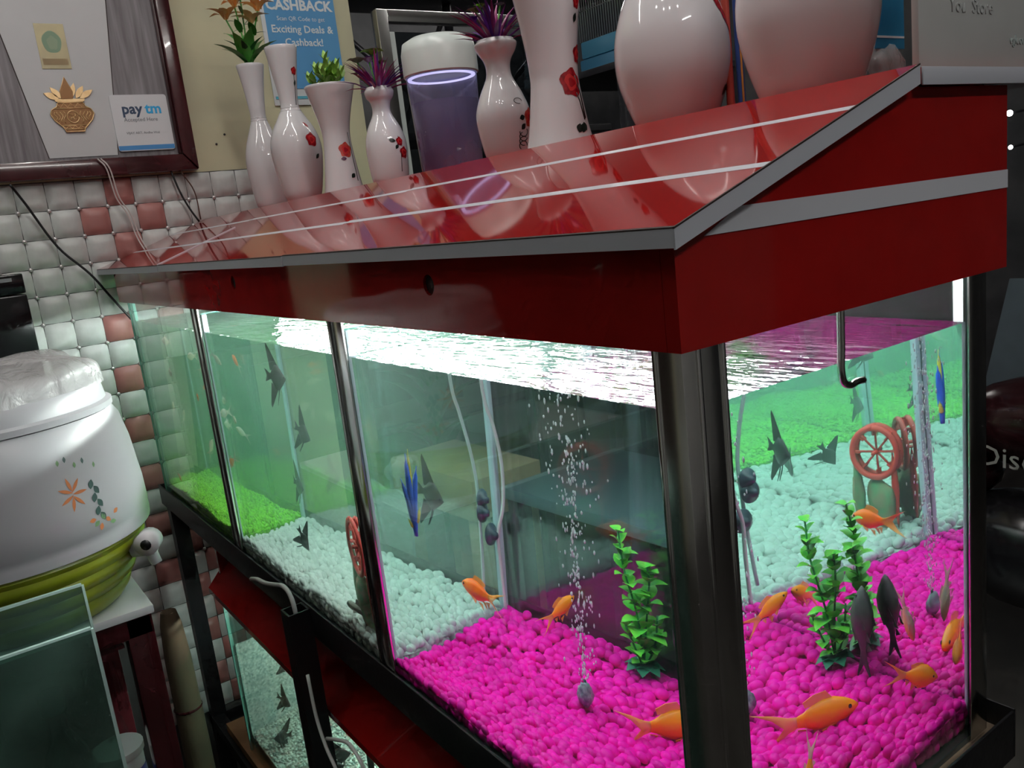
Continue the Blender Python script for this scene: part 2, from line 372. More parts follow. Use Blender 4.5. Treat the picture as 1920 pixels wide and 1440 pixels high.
ip = [(HX0 + .013, .462), (HX1 - .013, .462), (HX1 - .013, .612), (.238, .612), (HX0 + .013, .522)]
hp(prism('end_liner', ip, HY0 + .0125, HY0 + .014, 1, M_liner, hood)); hp(prism('end_liner', ip, HY1 - .014, HY1 - .0125, 1, M_liner, hood))
hp(box('back_fascia', (HX1 - .012, HY0 + .012, .46), (HX1, HY1 - .012, .6165), M_red, hood))
hp(box('back_liner', (HX1 - .014, HY0 + .013, .462), (HX1 - .0125, HY1 - .013, .612), M_liner, hood))
hp(prism('end_stripe', [(.006, .530), (HX1, .530), (HX1, .5455), (.040, .5455)], HY0 - .0008, HY0 + .001, 1, M_stripe, hood))
EX, EZ, AX, AZ = -.030, .5375, .2425, .6305            # eave and ridge of the sloped lids
sl = (AZ - EZ) / (AX - EX)
def zs(x): return EZ + (x - EX) * sl
TT = .0118
for i, (a, b) in enumerate(((-.030, .6125), (.6165, 1.2445), (1.2495, 1.852))):
    lid = hp(prism('lid', [(EX + .002, zs(EX + .002) - .0006), (AX, AZ - .0006), (AX, AZ - TT), (EX + .002, zs(EX + .002) - TT)], a, b, 1, M_red, hood))
    lift = (.0016, .0008, 0)[i]; lid.location.z += lift
    def lp(o): return o
    # the top laminate sits over a dark glue line; two silver stripes are let into it
    for x in (.061, .157):
        prism('stripe', [(x - .0042, zs(x - .0042) - .0007), (x + .0042, zs(x + .0042) - .0007), (x + .0042, zs(x + .0042) - .0004), (x - .0042, zs(x - .0042) - .0004)], a + .001, b - .001, 1, M_stripe, lid)
    prism('eave_trim', [(EX, EZ - .0012), (EX + .002, zs(EX + .002) - .0012), (EX + .002, EZ - .0128), (EX, EZ - .0128)], a, b, 1, M_grey, lid)
    prism('glue_line', [(EX - .0001, EZ - .0012), (EX + .002, zs(EX + .002) - .0012), (EX + .002, zs(EX + .002) - .0003), (EX - .0001, EZ - .0003)], a, b, 1, M_seam, lid)
    if i == 0:
        prism('end_trim', [(EX, EZ - .0014), (AX, AZ - .0014), (AX, AZ - .0150), (EX, EZ - .0138)], a - .0012, a + .0002, 1, M_grey, lid)
        prism('glue_line', [(EX, EZ - .0014), (AX, AZ - .0014), (AX, AZ - .0002), (EX, EZ - .0002)], a - .0013, a + .0002, 1, M_seam, lid)
    if i == 1: prism('edge_trim', [(EX, EZ - .001), (AX - .12, zs(AX - .12) - .001), (AX - .12, zs(AX - .12) + .0012), (EX, EZ + .0012)], b - .003, b + .001, 1, M_stripe, lid)
    prism('lid_liner', [(EX + .03, zs(EX + .03) - TT - .0006), (AX - .01, AZ - TT - .004), (AX - .01, AZ - TT - .0052), (EX + .03, zs(EX + .03) - TT - .002)], a + .02 if i == 0 else a, min(b, HY1 - .02), 1, M_liner, lid)
top = hp(box('top_board', (.2475, -.029, .6175), (.475, 1.852, .6295), M_red, hood))
box('board_trim', (.2475, -.0305, .6165), (.475, -.029, .6298), M_grey, top, .0004)
box('board_liner', (.2475, HY0 + .013, .6160), (HX1 - .013, HY1 - .013, .6172), M_liner, top)
hp(tube('ridge_bead', [(.2452, -.028, .6285), (.2452, 1.85, .6285)], .0022, mat('clear_bead', (.6, .55, .5), .2), hood, 6))
# light bars of the tank, screwed under the board inside the hood
M_led = emit_mat('led_white', (.93, 1., .985), 104.)
M_led2 = emit_mat('led_white_strong', (.97, 1., .955), 190.)
for k, (a, b) in enumerate(((.022, .562), (.580, 1.140), (1.158, 1.662))):
    for x, zt in ((.325, .512), (.085, .506)):
        lb = hp(box('light_bar', (x - .016, a - .008, zt + .016), (x + .016, b + .008, zt + .030), M_plastw, hood, .002))
        tube('light_tube', [(x, a, zt), (x, b, zt)], .0115, M_led2 if k == 1 else M_led, lb, 10)
        if x < .2:
            for q in (-.0200, .0188): box('spill_shield', (x + q, a - .008, zt - .018), (x + q + .0012, b + .008, zt + .018), M_plastw, lb)  # added plates that stop tube light spilling onto the jug
        for y in (a - .003, b + .003): tube('tube_end', [(x, y - .004, zt), (x, y + .004, zt)], .0135, M_plastw, lb, 10)
M_hole = mat('hole_shade', (.025, .012, .010), .7)
for y, z in ((.283, .5025), (.849, .5045)): hp(tube('hole_shade_plug', [(HX0 + .003, y, z), (HX0 + .0125, y, z)], .0096, M_hole, hood, 20))  # dark plugs added to stand in for the shade inside the holes

# ------------------------------------------------------------------ iron stand
stand = thing('iron_stand', 'black iron stand with open tube legs carrying the long aquarium', 'stand', (0, 0, FLOOR))
def sp(o): o.location.z -= FLOOR; return o
def rail(lo, hi, name='top_rail'): return sp(box(name, lo, hi, M_black, stand, .001))
NY = -.029
rail((-.0135, NY, -.036), (-.0105, 1.74, .013)); rail((-.0105, NY + .003, -.0125), (.03, 1.737, -.0085)); rail((-.0105, NY + .003, -.036), (.03, 1.737, -.033))
rail((.402, NY, -.036), (.405, 1.74, .018)); rail((.36, NY + .003, -.0125), (.402, 1.737, -.0085))
rail((-.0105, NY, -.036), (.402, NY + .003, .016)); rail((-.0105, 1.737, -.036), (.402, 1.74, .012))
rail((.03, NY + .003, -.0125), (.36, -.002, -.0085))
sp(box('support_board', (-.0100, NY + .0035, -.0084), (.4015, 1.7365, -.0078), mat('bare_plywood', (.36, .27, .19), .7, noise=.3, nscale=20), stand))
def leg(x, y, top, s=.034):
    sp(plate('leg', [(x, y), (x + s, y), (x + s, y + s), (x, y + s)], [[(x + .003, y + .003), (x + s - .003, y + .003), (x + s - .003, y + s - .003), (x + .003, y + s - .003)]], FLOOR, top, 2, M_black, stand))
leg(-.0475, .785, .010); leg(-.012, 1.665, -.036); leg(.372, 1.665, -.036); leg(.372, .0, -.036); leg(-.0475, NY, .01)
rail((-.0135, .80, -.615), (.405, .83, -.585), 'lower_rail'); rail((-.0135, 1.67, -.615), (.405, 1.70, -.585), 'lower_rail'); rail((-.0135, -.05, -.615), (.0165, 1.70, -.585), 'lower_rail'); rail((.372, .03, -.615), (.402, 1.70, -.585), 'lower_rail')
# ------------------------------------------------------------------ gravel beds
def ico(sub):
    bm = bmesh.new(); bmesh.ops.create_icosphere(bm, subdivisions=sub, radius=1.)
    V = np.array([v.co[:] for v in bm.verts]); F = np.array([[v.index for v in f.verts] for f in bm.faces]); bm.free(); return V, F
def hgt(x, y, base, amp, seed):
    return base + amp * (math.sin(x * 23 + seed) * math.cos(y * 17 + seed * 2) + .6 * math.sin(x * 41 + y * 37 + seed))
rg = np.random.default_rng(5)
def rand_rot():
    q = rg.normal(size=4); q /= np.linalg.norm(q); return Quaternion(q)
def bed(name, x0, x1, y0, y1, size, base, amp, seed, m, label, sub, step, indiv, pname=None, plabel=None, pgroup=None, hfun=None):
    H = hfun or (lambda x, y: hgt(x, y, base, amp, seed))
    spots = []
    for x in np.arange(x0 + size * .45, x1 - size * .3, step):
        for y in np.arange(y0 + size * .45, y1 - size * .3, step):
            px = min(max(x + rg.uniform(-.4, .4) * step, x0 + size * .5), x1 - size * .5); py = min(max(y + rg.uniform(-.4, .4) * step, y0 + size * .5), y1 - size * .5)
            h = H(px, py) - size * .4 + rg.uniform(-.25, .25) * size
            spots.append((px, py, max(h, size * .4), 1))
            if rg.random() < .45: spots.append((min(max(px + step * .5, x0 + size * .5), x1 - size * .5), py, max(h - size * .5, size * .4), 0))
    # layers seen edge-on against the outer panes
    for side in ('x0', 'y0', 'x1', 'y1'):
        along = np.arange(y0 + size * .5, y1 - size * .4, step) if side[0] != 'y' else np.arange(x0 + size * .5, x1 - size * .4, step)
        for a in along:
            zz = size * .35
            px, py = (x0 + size * .45, a) if side == 'x0' else ((x1 - size * .45, a) if side == 'x1' else (a, y0 + size * .45 if side == 'y0' else y1 - size * .45))
            while zz < H(px, py) - size * .6:
                j = rg.uniform(-.3, .3) * step
                spots.append((px if side[0] != 'y' else px + j, py if side[0] == 'y' else min(max(py + j, y0 + size * .5), y1 - size * .5), zz, 0)); zz += size * .62
    spots = np.array(spots)
    # which pebbles a visitor at the near corner sees largest: the top-layer ones nearest to the glass corner in view
    order = np.argsort([(1e9 if s[3] < .5 else indiv(s[0], s[1])) for s in spots]) if indiv else []
    picked = set(int(k) for k in order[:300] if spots[k][3] > .5) if indiv else set()
    V0, F0 = ico(sub); protos = []
    if indiv:
        Vp, Fp = ico(2)
        for k in range(6):
            q = Vp * np.array([1., rg.uniform(.72, .95), rg.uniform(.58, .8)]); q = q + .10 * np.sin(q[:, [1, 2, 0]] * 2.3 + k)
            me = bpy.data.meshes.new(pname); me.from_pydata([tuple(v) for v in q * size * .56], [], [tuple(f) for f in Fp.tolist()])
            me.materials.append(m); me.polygons.foreach_set('use_smooth', [True] * len(me.polygons)); protos.append(me)
    VV, FF, TT_ = [], [], []; off = 0
    for k, (px, py, pz, top_) in enumerate(spots):
        sc_ = rg.uniform(.82, 1.18)
        if k in picked:
            o = bpy.data.objects.new(pname, protos[int(rg.integers(6))]); C.objects.link(o)
            o.location = (px, py, pz); o.rotation_mode = 'QUATERNION'
            q = rand_rot(); z = Quaternion((0, 0, 1), rg.uniform(0, 6.28)) @ Quaternion((1, 0, 0), rg.normal() * .45); o.rotation_quaternion = z; o.scale = (sc_, sc_, sc_)
            tag(o, plabel, 'pebble', pgroup); continue
        q = V0 * np.array([1., rg.uniform(.72, .95), rg.uniform(.58, .85)]) * size * .56 * sc_
        rm = np.array((Quaternion((0, 0, 1), rg.uniform(0, 6.28)) @ Quaternion((1, 0, 0), rg.normal() * .5)).to_matrix())
        VV.append(q @ rm.T + np.array([px, py, pz])); FF.append(F0 + off); off += len(V0); TT_ += [rg.random()] * len(V0)
    # floor of the bed
    n = 24
    gx = np.linspace(x0 + .001, x1 - .001, n); gy = np.linspace(y0 + .001, y1 - .001, n)
    bv = np.array([[a, b, max(H(a, b) - size * .75, .002)] for a in gx for b in gy])
    bf = [[i * n + j, (i + 1) * n + j, (i + 1) * n + j + 1, i * n + j + 1] for i in range(n - 1) for j in range(n - 1)]
    allV = np.concatenate(VV + [bv]); F = np.concatenate(FF).tolist() + [[a + off for a in f] for f in bf]
    o = mesh(name, allV, F, m, None, True)
    at = o.data.attributes.new('tone', 'FLOAT', 'POINT'); at.data.foreach_set('value', np.array(TT_ + [.1] * len(bv), dtype=np.float32))
    tag(o, label, 'gravel', kind='stuff'); return o
M_mag = vary(mat('magenta_pebble', (.84, .0, .36), .5, spec=.12), .35)
M_wpeb = vary(mat('white_pebble', (.93, .94, .91), .45), .2)
M_ggr = vary(mat('green_gravel', (.29, .69, .015), .5), .55)
def h_mag(x, y): return .010 + .030 * (x / .37) ** 3 * (.55 + .45 * math.exp(-((y - .37) / .12) ** 2)) + .016 * math.exp(-x / .03) + .012 * math.exp(-y / .04) + .013 * math.exp(-(Y1 - y) / .03) + .003 * math.sin(x * 40 + 1) * math.cos(y * 31)
def h_wht(x, y): return .024 + .010 * (x / .37) ** 2 + .010 * math.exp(-x / .04) + .0035 * math.sin(x * 29 + 2) * math.cos(y * 23 + 1)
bed('magenta_pebbles', .001, TD - .001, .001, Y1 - .004, .0165, .034, .0045, 1.2, M_mag, 'bed of magenta pebbles filling the floor of the near compartment', 2, .0125,
    lambda x, y: abs(x - .16) + abs(y - .27) * .8, 'magenta_pebble', 'magenta pebble on top of the near gravel bed', 'magenta pebbles on the bed', h_mag)
bed('white_pebbles', .001, TD - .001, Y1 + .004, Y2 - .004, .0170, .030, .0035, 2.1, M_wpeb, 'bed of white pebbles filling the middle compartment', 2, .0132,
    lambda x, y: abs(x - .1) * .8 + abs(y - .66), 'white_pebble', 'white pebble on top of the middle gravel bed', 'white pebbles on the bed', h_wht)
bed('green_gravel', .001, TD - .001, Y2 + .004, TL - .001, .0090, .034, .005, .4, M_ggr, 'bed of fine bright green gravel in the far compartment', 1, .0066, None)
# ------------------------------------------------------------------ tufted tiles on the back wall
TPX, TPZ, TX0, TZ0 = .0637, .0645, -.167, .683         # pitch and one button of the grid
WY = WALL_Y
def pillow_mesh(name, m):
    n = 7; V, F = [], []
    for i in range(n):
        for j in range(n):
            u, v = -1 + 2 * i / (n - 1), -1 + 2 * j / (n - 1)
            h = .0085 * (1 - abs(u) ** 5) ** .5 * (1 - abs(v) ** 5) ** .5 + .0015 * (1 - u * u) * (1 - v * v)
            pin = 1 - .03 * abs(u * v)
            V.append((u * TPX * .497 * pin, -h, v * TPZ * .497 * pin))
    for i in range(n - 1):
        for j in range(n - 1): F.append((i * n + j, (i + 1) * n + j, (i + 1) * n + j + 1, i * n + j + 1))
    me = bpy.data.meshes.new(name); me.from_pydata(V, [], F); me.materials.append(m); me.polygons.foreach_set('use_smooth', [True] * len(F)); return me
M_tilew = mat('tile_white_leather', (.60, .62, .61), .42, noise=.12, nscale=40)
M_tilep = mat('tile_pink_leather', (.40, .17, .155), .42, noise=.15, nscale=30)
M_joint = mat('tile_joint', (.05, .05, .05), .8)
TW, TP = pillow_mesh('tile', M_tilew), pillow_mesh('tile', M_tilep)
bm = bmesh.new(); bmesh.ops.create_uvsphere(bm, u_segments=8, v_segments=5, radius=.0052)
for v in bm.verts: v.co.y *= .6
BM_ = bpy.data.meshes.new('tile_button'); bm.to_mesh(BM_); bm.free(); BM_.materials.append(mat('button_metal', (.62, .60, .60), .25, metal=.6)); BM_.polygons.foreach_set('use_smooth', [True] * len(BM_.polygons))
box('tile_backing', (TX0 - 2 * TPX, WY - .0015, FLOOR), (.56, WY - .0002, TZ0 + TPZ * 1.02), M_joint, wall)
def hidden(c, r): return c < 1 and r > 5                # wholly behind the water jug and its table
for c in range(-2, 11):
    for r in range(-1, 21):
        if hidden(c, r) or (c > 8 and r > 2): continue
        x, z = TX0 + (c + .5) * TPX, TZ0 - (r + .5) * TPZ
        pink = (c + r) % 2 == 0 and 2 <= c <= 4 and not (c == 2 and r == 2) and not (c == 4 and r == 2)
        if r > 14: pink = (c + r) % 2 == 0 and c in (3, 4, 5)
        o = bpy.data.objects.new('tile', TP if pink else TW); link(o, wall); o.location = (x, WY - .0016, z)
        if r < 14:
            b = bpy.data.objects.new('tile_button', BM_); link(b, wall); b.location = (x - TPX / 2, WY - .0045, z - TPZ / 2)
# nail holes in the plaster
for x, z in ((.335, .838), (.31, .815)): tube('nail', [(x, WY - .002, z), (x, WY + .001, z)], .0028, M_joint, wall, 8)

# ------------------------------------------------------------------ framed notice board
FB = WY - .012
board = thing('notice_board', 'wall board with maroon wood frame and white and grey panels', 'notice board', (-.1, WY, .77))
def bp_(o): o.location -= Vector((-.1, WY, .77)); return o
def wood_mat():
    m = mat('grey_woodgrain', (.17, .155, .165), .45); N, L = nodes_of(m); b = N['Principled BSDF']
    tc = N.new('ShaderNodeTexCoord'); mp = N.new('ShaderNodeMapping'); mp.inputs['Scale'].default_value = (90, 90, 5); L.new(tc.outputs['Object'], mp.inputs[0])
    n = N.new('ShaderNodeTexNoise'); n.inputs['Scale'].default_value = 1; n.inputs['Detail'].default_value = 5; L.new(mp.outputs[0], n.inputs['Vector'])
    cr = N.new('ShaderNodeValToRGB'); cr.color_ramp.elements[0].color = (.10, .085, .095, 1); cr.color_ramp.elements[1].color = (.25, .235, .25, 1); cr.color_ramp.elements[0].position = .3; cr.color_ramp.elements[1].position = .7
    L.new(n.outputs['Fac'], cr.inputs[0]); L.new(cr.outputs[0], b.inputs['Base Color']); return m
M_gw = wood_mat(); M_pw = mat('white_panel', (.56, .565, .58), .5, noise=.05, nscale=8)
bp_(box('grey_panel', (-.60, FB - .004, .785), (.215, WY - .003, 1.32), M_gw, board))
bp_(prism('white_panel', [(-.080, .799), (.067, .799), (.125, 1.32), (-.165, 1.32)], FB - .0055, FB - .0035, 1, M_pw, board))
for x0, x1, xx0, xx1 in ((-.082, -.0795, -.168, -.1655), (.0665, .069, .1255, .128)):
    bp_(prism('panel_joint', [(x0, .799), (x1, .799), (xx1, 1.32), (xx0, 1.32)], FB - .0045, FB - .0043, 1, M_seam, board))
def frame_bar(poly): return bp_(prism('frame_bar', poly, FB - .026, WY - .002, 1, M_maroon, board, .004))
frame_bar([(-.62, .752), (.245, .752), (.212, .792), (-.62, .792)]); frame_bar([(.246, .753), (.246, 1.34), (.213, 1.34), (.213, .793)])
frame_bar([(-.62, 1.31), (.21, 1.31), (.21, 1.345), (-.62, 1.345)])
bp_(box('inner_bead', (.2065, FB - .012, .796), (.2125, FB - .003, 1.31), mat('dark_bead', (.03, .006, .008), .2), board))
CY = FB - .0056
# gilt foil card with a faint green print
card = thing('gilt_card', 'small gilt foil picture card stuck on the white board panel', 'card', (-.0255, CY, .9955))
fo = box('foil', (-.0305, -.0014, 0), (.0305, 0, .0975), mat('gilt_foil', (.28, .24, .15), .35, metal=.4, col2=(.33, .28, .16), nscale=30), card)
def oval(cx, cz, rx, rz, y, n=22, w=0., seed=0): return [(cx + rx * math.cos(2 * PI * k / n) * (1 + w * math.sin(5 * 2 * PI * k / n + seed)), y, cz + rz * math.sin(2 * PI * k / n) * (1 + w * math.sin(5 * 2 * PI * k / n + seed))) for k in range(n)]
strip_card('green_print', oval(0, .058, .020, .024, -.0014, w=.03), (0, -1, 0), .0003, mat('green_ink', (.19, .29, .19), .5), card)
strip_card('pale_print', oval(.001, .056, .011, .015, -.0017, w=.08), (0, -1, 0), .0002, mat('pale_ink', (.24, .32, .21), .5), card)
box('brown_print', (-.026, -.0017, .008), (.026, -.0014, .022), mat('brown_ink', (.28, .2, .1), .5), card)
# brass pot ornament
orn = thing('brass_ornament', 'brass pot ornament with leaves mounted on the white board panel', 'ornament', (-.0135, CY, .856))
M_brass = mat('brass', (.86, .60, .32), .32, metal=.55, col2=(.70, .46, .22), nscale=60); M_bdark = mat('brass_dark', (.26, .13, .055), .45, metal=.6)
pot = [(-.021, 0), (.019, 0), (.020, .006), (.026, .012), (.040, .026), (.046, .040), (.041, .050), (.030, .056), (.026, .066), (-.026, .066), (-.030, .056), (-.042, .049), (-.046, .040), (-.040, .026), (-.026, .012), (-.022, .006)]
strip_card('pot', [(x, 0, z) for x, z in pot], (0, -1, 0), .003, M_bdark, orn)
def wire(name, pts, r=.0012, m=None): return tube(name, [(x, -.0034, z) for x, z in pts], r, m or M_brass, orn, 6)
wire('rim_wire', pot + pot[:1], .0014)
for z, hw in ((.006, .021), (.014, .028), (.052, .036), (.064, .026)): wire('band_wire', [(-hw, z), (hw, z)])
wire('zigzag_wire', [(-.026 + .0065 * k, .007 if k % 2 else .0135) for k in range(9)], .0008); wire('zigzag_wire', [(-.030 + .0075 * k, .054 if k % 2 else .063) for k in range(9)], .0008)
wire('medallion_wire', [(.0125 * math.cos(a * PI / 9), .033 + .0135 * math.sin(a * PI / 9)) for a in range(19)])
for q in range(4):
    a0 = q * PI / 2 + .4
    wire('medallion_arm', [(0, .033), (.006 * math.cos(a0), .033 + .006 * math.sin(a0)), (.009 * math.cos(a0 + .6), .033 + .009 * math.sin(a0 + .6))], .0011)
for s in (-1, 1):
    for k, xx in enumerate((.018, .024, .030, .036)): wire('scroll_wire', spline([(s * xx, .019 + k * .002), (s * (xx + .005), .027), (s * (xx - .001), .036), (s * (xx + .003), .046 - k * .001)], 4), .001) if False else wire('scroll_wire', [(s * (xx + .003 * math.sin(t * 1.1 + k)), .019 + k * .0025 + t * (.0045 - k * .0005)) for t in range(7)], .001)
strip_card('collar', [(x, 0, z) for x, z in ((-.030, .067), (.030, .067), (.032, .073), (-.032, .073))], (0, -1, 0), .004, M_brass, orn)
def leaf2(cx, cz, L_, w, a):
    pts = []
    for t in range(9):
        s = t / 8; pts.append((s * L_, w * math.sin(PI * min(1, s * 1.05)) ** .8 if 0 < t < 8 else 0))
    pts += [(s, -w_) for s, w_ in pts[-2:0:-1]]
    return [(cx + s * math.cos(a) - u * math.sin(a), -.0002, cz + s * math.sin(a) + u * math.cos(a)) for s, u in pts]
for cx, cz, L_, w, a in ((-.022, .074, .032, .007, 2.75), (-.016, .074, .032, .0065, 2.25), (.014, .074, .034, .0065, .95), (.022, .074, .036, .0065, .55), (.004, .074, .036, .006, 1.25)):
    strip_card('leaf', leaf2(cx, cz, L_, w, a), (0, -1, 0), .003, M_brass, orn)
strip_card('coconut', [(x, -.0006, z) for x, z in ((-.016, .073), (.006, .073), (.009, .088), (.004, .102), (-.003, .121), (-.010, .104), (-.017, .090))], (0, -1, 0), .005, M_bdark, orn)
wire('coconut_rim', [(-.016, .073), (-.017, .090), (-.010, .104), (-.003, .121), (.004, .102), (.009, .088), (.006, .073)], .0013)
for k in range(3): wire('coconut_rib', [(-.009 + .005 * k, .074), (-.0085 + .004 * k, .098)], .0008)
# payment card
pc = thing('payment_card', 'white payment sticker with blue bottom band in the board corner', 'sign', (.137, CY - .001, .806))
def rr_poly(x0, z0, x1, z1, r, y, n=5):
    P = []
    for cx, cz, a0 in ((x1 - r, z0 + r, -PI / 2), (x1 - r, z1 - r, 0), (x0 + r, z1 - r, PI / 2), (x0 + r, z0 + r, PI)):
        for k in range(n + 1): P.append((cx + r * math.cos(a0 + k * PI / 2 / n), y, cz + r * math.sin(a0 + k * PI / 2 / n)))
    return P
strip_card('card', rr_poly(-.066, 0, .064, .130, .006, 0), (0, -1, 0), .0025, mat('card_white', (.66, .67, .70), .4), pc)
box('blue_band', (-.0655, -.0030, .002), (.0635, -.0025, .0125), mat('band_blue', (.06, .25, .56), .4), pc)
M_navy = mat('ink_navy', (.02, .045, .10), .5); M_cyan = mat('ink_cyan', (.02, .36, .70), .5); M_inkg = mat('ink_grey', (.16, .17, .19), .5)
VR = (PI / 2, 0, 0)
text('lettering', 'pay', .034, (-.043, -.0026, .0865), VR, M_navy, pc, bold=.0009); text('lettering', 'tm', .034, (.0105, -.0026, .0865), VR, M_cyan, pc, bold=.0009)
text('lettering', 'Accepted Here', .0125, (-.042, -.0026, .0685), VR, M_inkg, pc)
text('lettering', 'VIJAY ART, Andhja Wali'[:0] + 'VIJAY ART, Andhe Wali', .0078, (-.042, -.0026, .039), VR, M_inkg, pc)
# black wall cable, white flex and thin cord hanging from the board
c1 = tube('black_cable', [(-.175, WY - .05, .745), (-.15, WY - .03, .70), (-.105, WY - .028, .60), (-.05, WY - .03, .53), (-.01, WY - .032, .46), (.05, WY - .04, .36), (.085, 1.73, .31)], .0028, mat('black_rubber', (.01, .01, .011), .4), None, 8, 6)
tag(c1, 'black cable hanging from the maroon board down to the tank', 'cable')
for k, (dx, lab) in enumerate(((0, 'left strand of the white flex hanging below the notice board'), (.007, 'right strand of the white flex hanging below the notice board'))):
    o = tube('white_flex', [(.015 + dx, WY - .045, .79), (.030 + dx, WY - .046, .765), (.040 + dx, WY - .035, .70), (.058 + dx, WY - .033, .66), (.070 + dx, WY - .033, .60), (.083 + dx, WY - .06, .553)], .0018, mat('flex_white', (.62, .56, .55), .4), None, 6, 6)
    tag(o, lab, 'cable', 'white flex')
o = tube('thin_cord', [(.178, WY - .03, .752), (.19, WY - .032, .70), (.205, WY - .032, .66), (.222, WY - .035, .625)], .0025, MATS['black_rubber'], None, 6, 5); tag(o, 'dark cord dangling from the lower right corner of the board', 'cable')
o = tube('thin_cord', [(.20, WY - .03, .752), (.225, WY - .03, .70), (.228, WY - .03, .63)], .0016, mat('cord_brown', (.08, .03, .02), .5), None, 6, 5); tag(o, 'thin brown cord beside the dark cord under the board', 'cable')
# poster with the cashback offer
ps = thing('offer_poster', 'blue cashback offer poster with white edge on the cream wall', 'poster', (.586, WY - .002, .885))
M_pblue = mat('poster_blue', (.09, .30, .60), .35, col2=(.12, .35, .62), nscale=4); M_pw2 = mat('poster_white', (.68, .72, .74), .4)
box('backing', (-.105, -.004, .02), (.105, 0, .56), M_pw2, ps, .001); box('blue_sheet', (-.094, -.0055, .062), (.105, -.004, .56), M_pblue, ps)
box('teal_band', (-.10, -.0055, .036), (.10, -.004, .043), mat('poster_teal', (.10, .42, .55), .4), ps)
M_pt = mat('poster_text', (.78, .82, .84), .4)
text('lettering', 'CASHBACK', .036, (.004, -.0058, .262), VR, M_pt, ps, 'CENTER', bold=.0012)
text('lettering', 'CASHBACK', .036, (.004, -.0058, .302), VR, M_pt, ps, 'CENTER', bold=.0012)
text('lettering', 'Scan QR Code to get', .0155, (.004, -.0058, .235), VR, M_pt, ps, 'CENTER')
text('lettering', 'Exciting Deals &', .0265, (.004, -.0058, .205), VR, M_pt, ps, 'CENTER', bold=.0004)
text('lettering', 'Cashback!', .0265, (.004, -.0058, .172), VR, M_pt, ps, 'CENTER', bold=.0004)
# black box on the wall at the far left
bb = thing('wall_box', 'black glossy box against the tiled wall at the left edge', 'box', (-.30, WY - .02, .2985))
M_bg = mat('black_gloss', (.006, .006, .007), .12)
box('housing', (-.16, -.05, .0), (.108, 0, .205), M_bg, bb, .004); box('lid', (-.16, -.052, .208), (.108, 0, .252), M_bg, bb, .004); box('led_window', (.055, -.0526, .236), (.085, -.0518, .244), mat('window_grey', (.25, .26, .28), .2), bb)

dc = thing('added_dark_cupboard', 'unseen low dark cupboard added to darken the reflection in the front glass', 'cupboard', (-.42, 1.74, FLOOR)); M_dcu = mat('cupboard_dark', (.020, .016, .015), .35)  # added out of view to keep reflections in the front glass dark
box('carcass', (-.24, -.11, 0), (.20, .112, .298 - FLOOR), M_dcu, dc, .004)
for x in (-.232, -.016): box('door', (x, -.118, .05), (x + .208, -.1105, .27 - FLOOR), M_dcu, dc, .003)
for x in (-.035, -.005): tube('handle', [(x, -.119, .55), (x, -.135, .555), (x, -.135, .645), (x, -.119, .65)], .005, M_steel, dc, 8)
# ------------------------------------------------------------------ white vases on the hood
VZ = .6298
M_vase = mat('vase_glaze', (.74, .725, .75), .06, coat=.4, col2=(.71, .695, .72), nscale=7)
M_rose = mat('rose_red', (.42, .012, .02), .25, col2=(.20, .004, .008), nscale=220); M_rose2 = mat('rose_orange', (.55, .10, .05), .25, col2=(.42, .02, .03), nscale=160)
M_vleaf = mat('leaf_black', (.012, .02, .016), .3); M_swirl = mat('swirl_grey', (.12, .12, .12), .4)
FXY = Vector((-.565, -.825)).normalized(); RXY = Vector((.812, -.584)).normalized()
def catmull1(prof, n=7):
    P = spline([(r, 0, z) for r, z in prof], n); return [(max(p.x, .001), p.z) for p in P]
def rad_at(prof, z):
    for (r0, z0), (r1, z1) in zip(prof, prof[1:]):
        if min(z0, z1) <= z <= max(z0, z1) and z0 != z1: return r0 + (r1 - r0) * (z - z0) / (z1 - z0)
    return prof[-1][0]
def surf(prof, s, z, dx, dz, off=.0005):
    """point on the vase at picture-fraction s (-1 left, 1 right edge) and height z, moved by dx (around) and dz (up)"""
    r = rad_at(prof, z + dz); d = RXY * s + FXY * math.sqrt(max(0, 1 - s * s)); th = math.atan2(d.y, d.x) + dx / rad_at(prof, z)
    return ((r + off) * math.cos(th), (r + off) * math.sin(th), z + dz)
def print_patch(name, prof, s, z, outline, m, parent, off=.0005):
    """closed outline (dx, dz) laid on the glaze as a fan of quads so that it bends with the vase"""
    n = len(outline); V = [surf(prof, s, z, 0, 0, off)]; F = []
    rings = (.4, .75, 1.)
    for q in rings: V += [surf(prof, s, z, dx * q, dz * q, off) for dx, dz in outline]
    for k in range(n): F.append((0, 1 + k, 1 + (k + 1) % n))
    for i in range(len(rings) - 1):
        for k in range(n): F.append((1 + i * n + k, 1 + (i + 1) * n + k, 1 + (i + 1) * n + (k + 1) % n, 1 + i * n + (k + 1) % n))
    return mesh(name, V, F, m, parent, True)
def rose(prof, s, z, r, parent, m=None):
    print_patch('rose_print', prof, s, z, [(r * (1 + .12 * math.sin(5 * a)) * math.cos(a), r * 1.08 * (1 + .12 * math.sin(5 * a + 1)) * math.sin(a)) for a in [2 * PI * k / 24 for k in range(24)]], m or M_rose, parent)
    for q, (rr, ph) in enumerate(((.62, 0), (.34, 1.5))):
        print_patch('rose_print', prof, s, z, [(r * rr * (1 + .2 * math.sin(3 * a + ph)) * math.cos(a), r * rr * math.sin(a) * (1 + .2 * math.cos(3 * a))) for a in [2 * PI * k / 18 for k in range(18)]], mat('rose_petal_%d' % q, ((.60, .03, .03), (.33, .006, .012))[q], .25), parent, .0008 + .0003 * q)
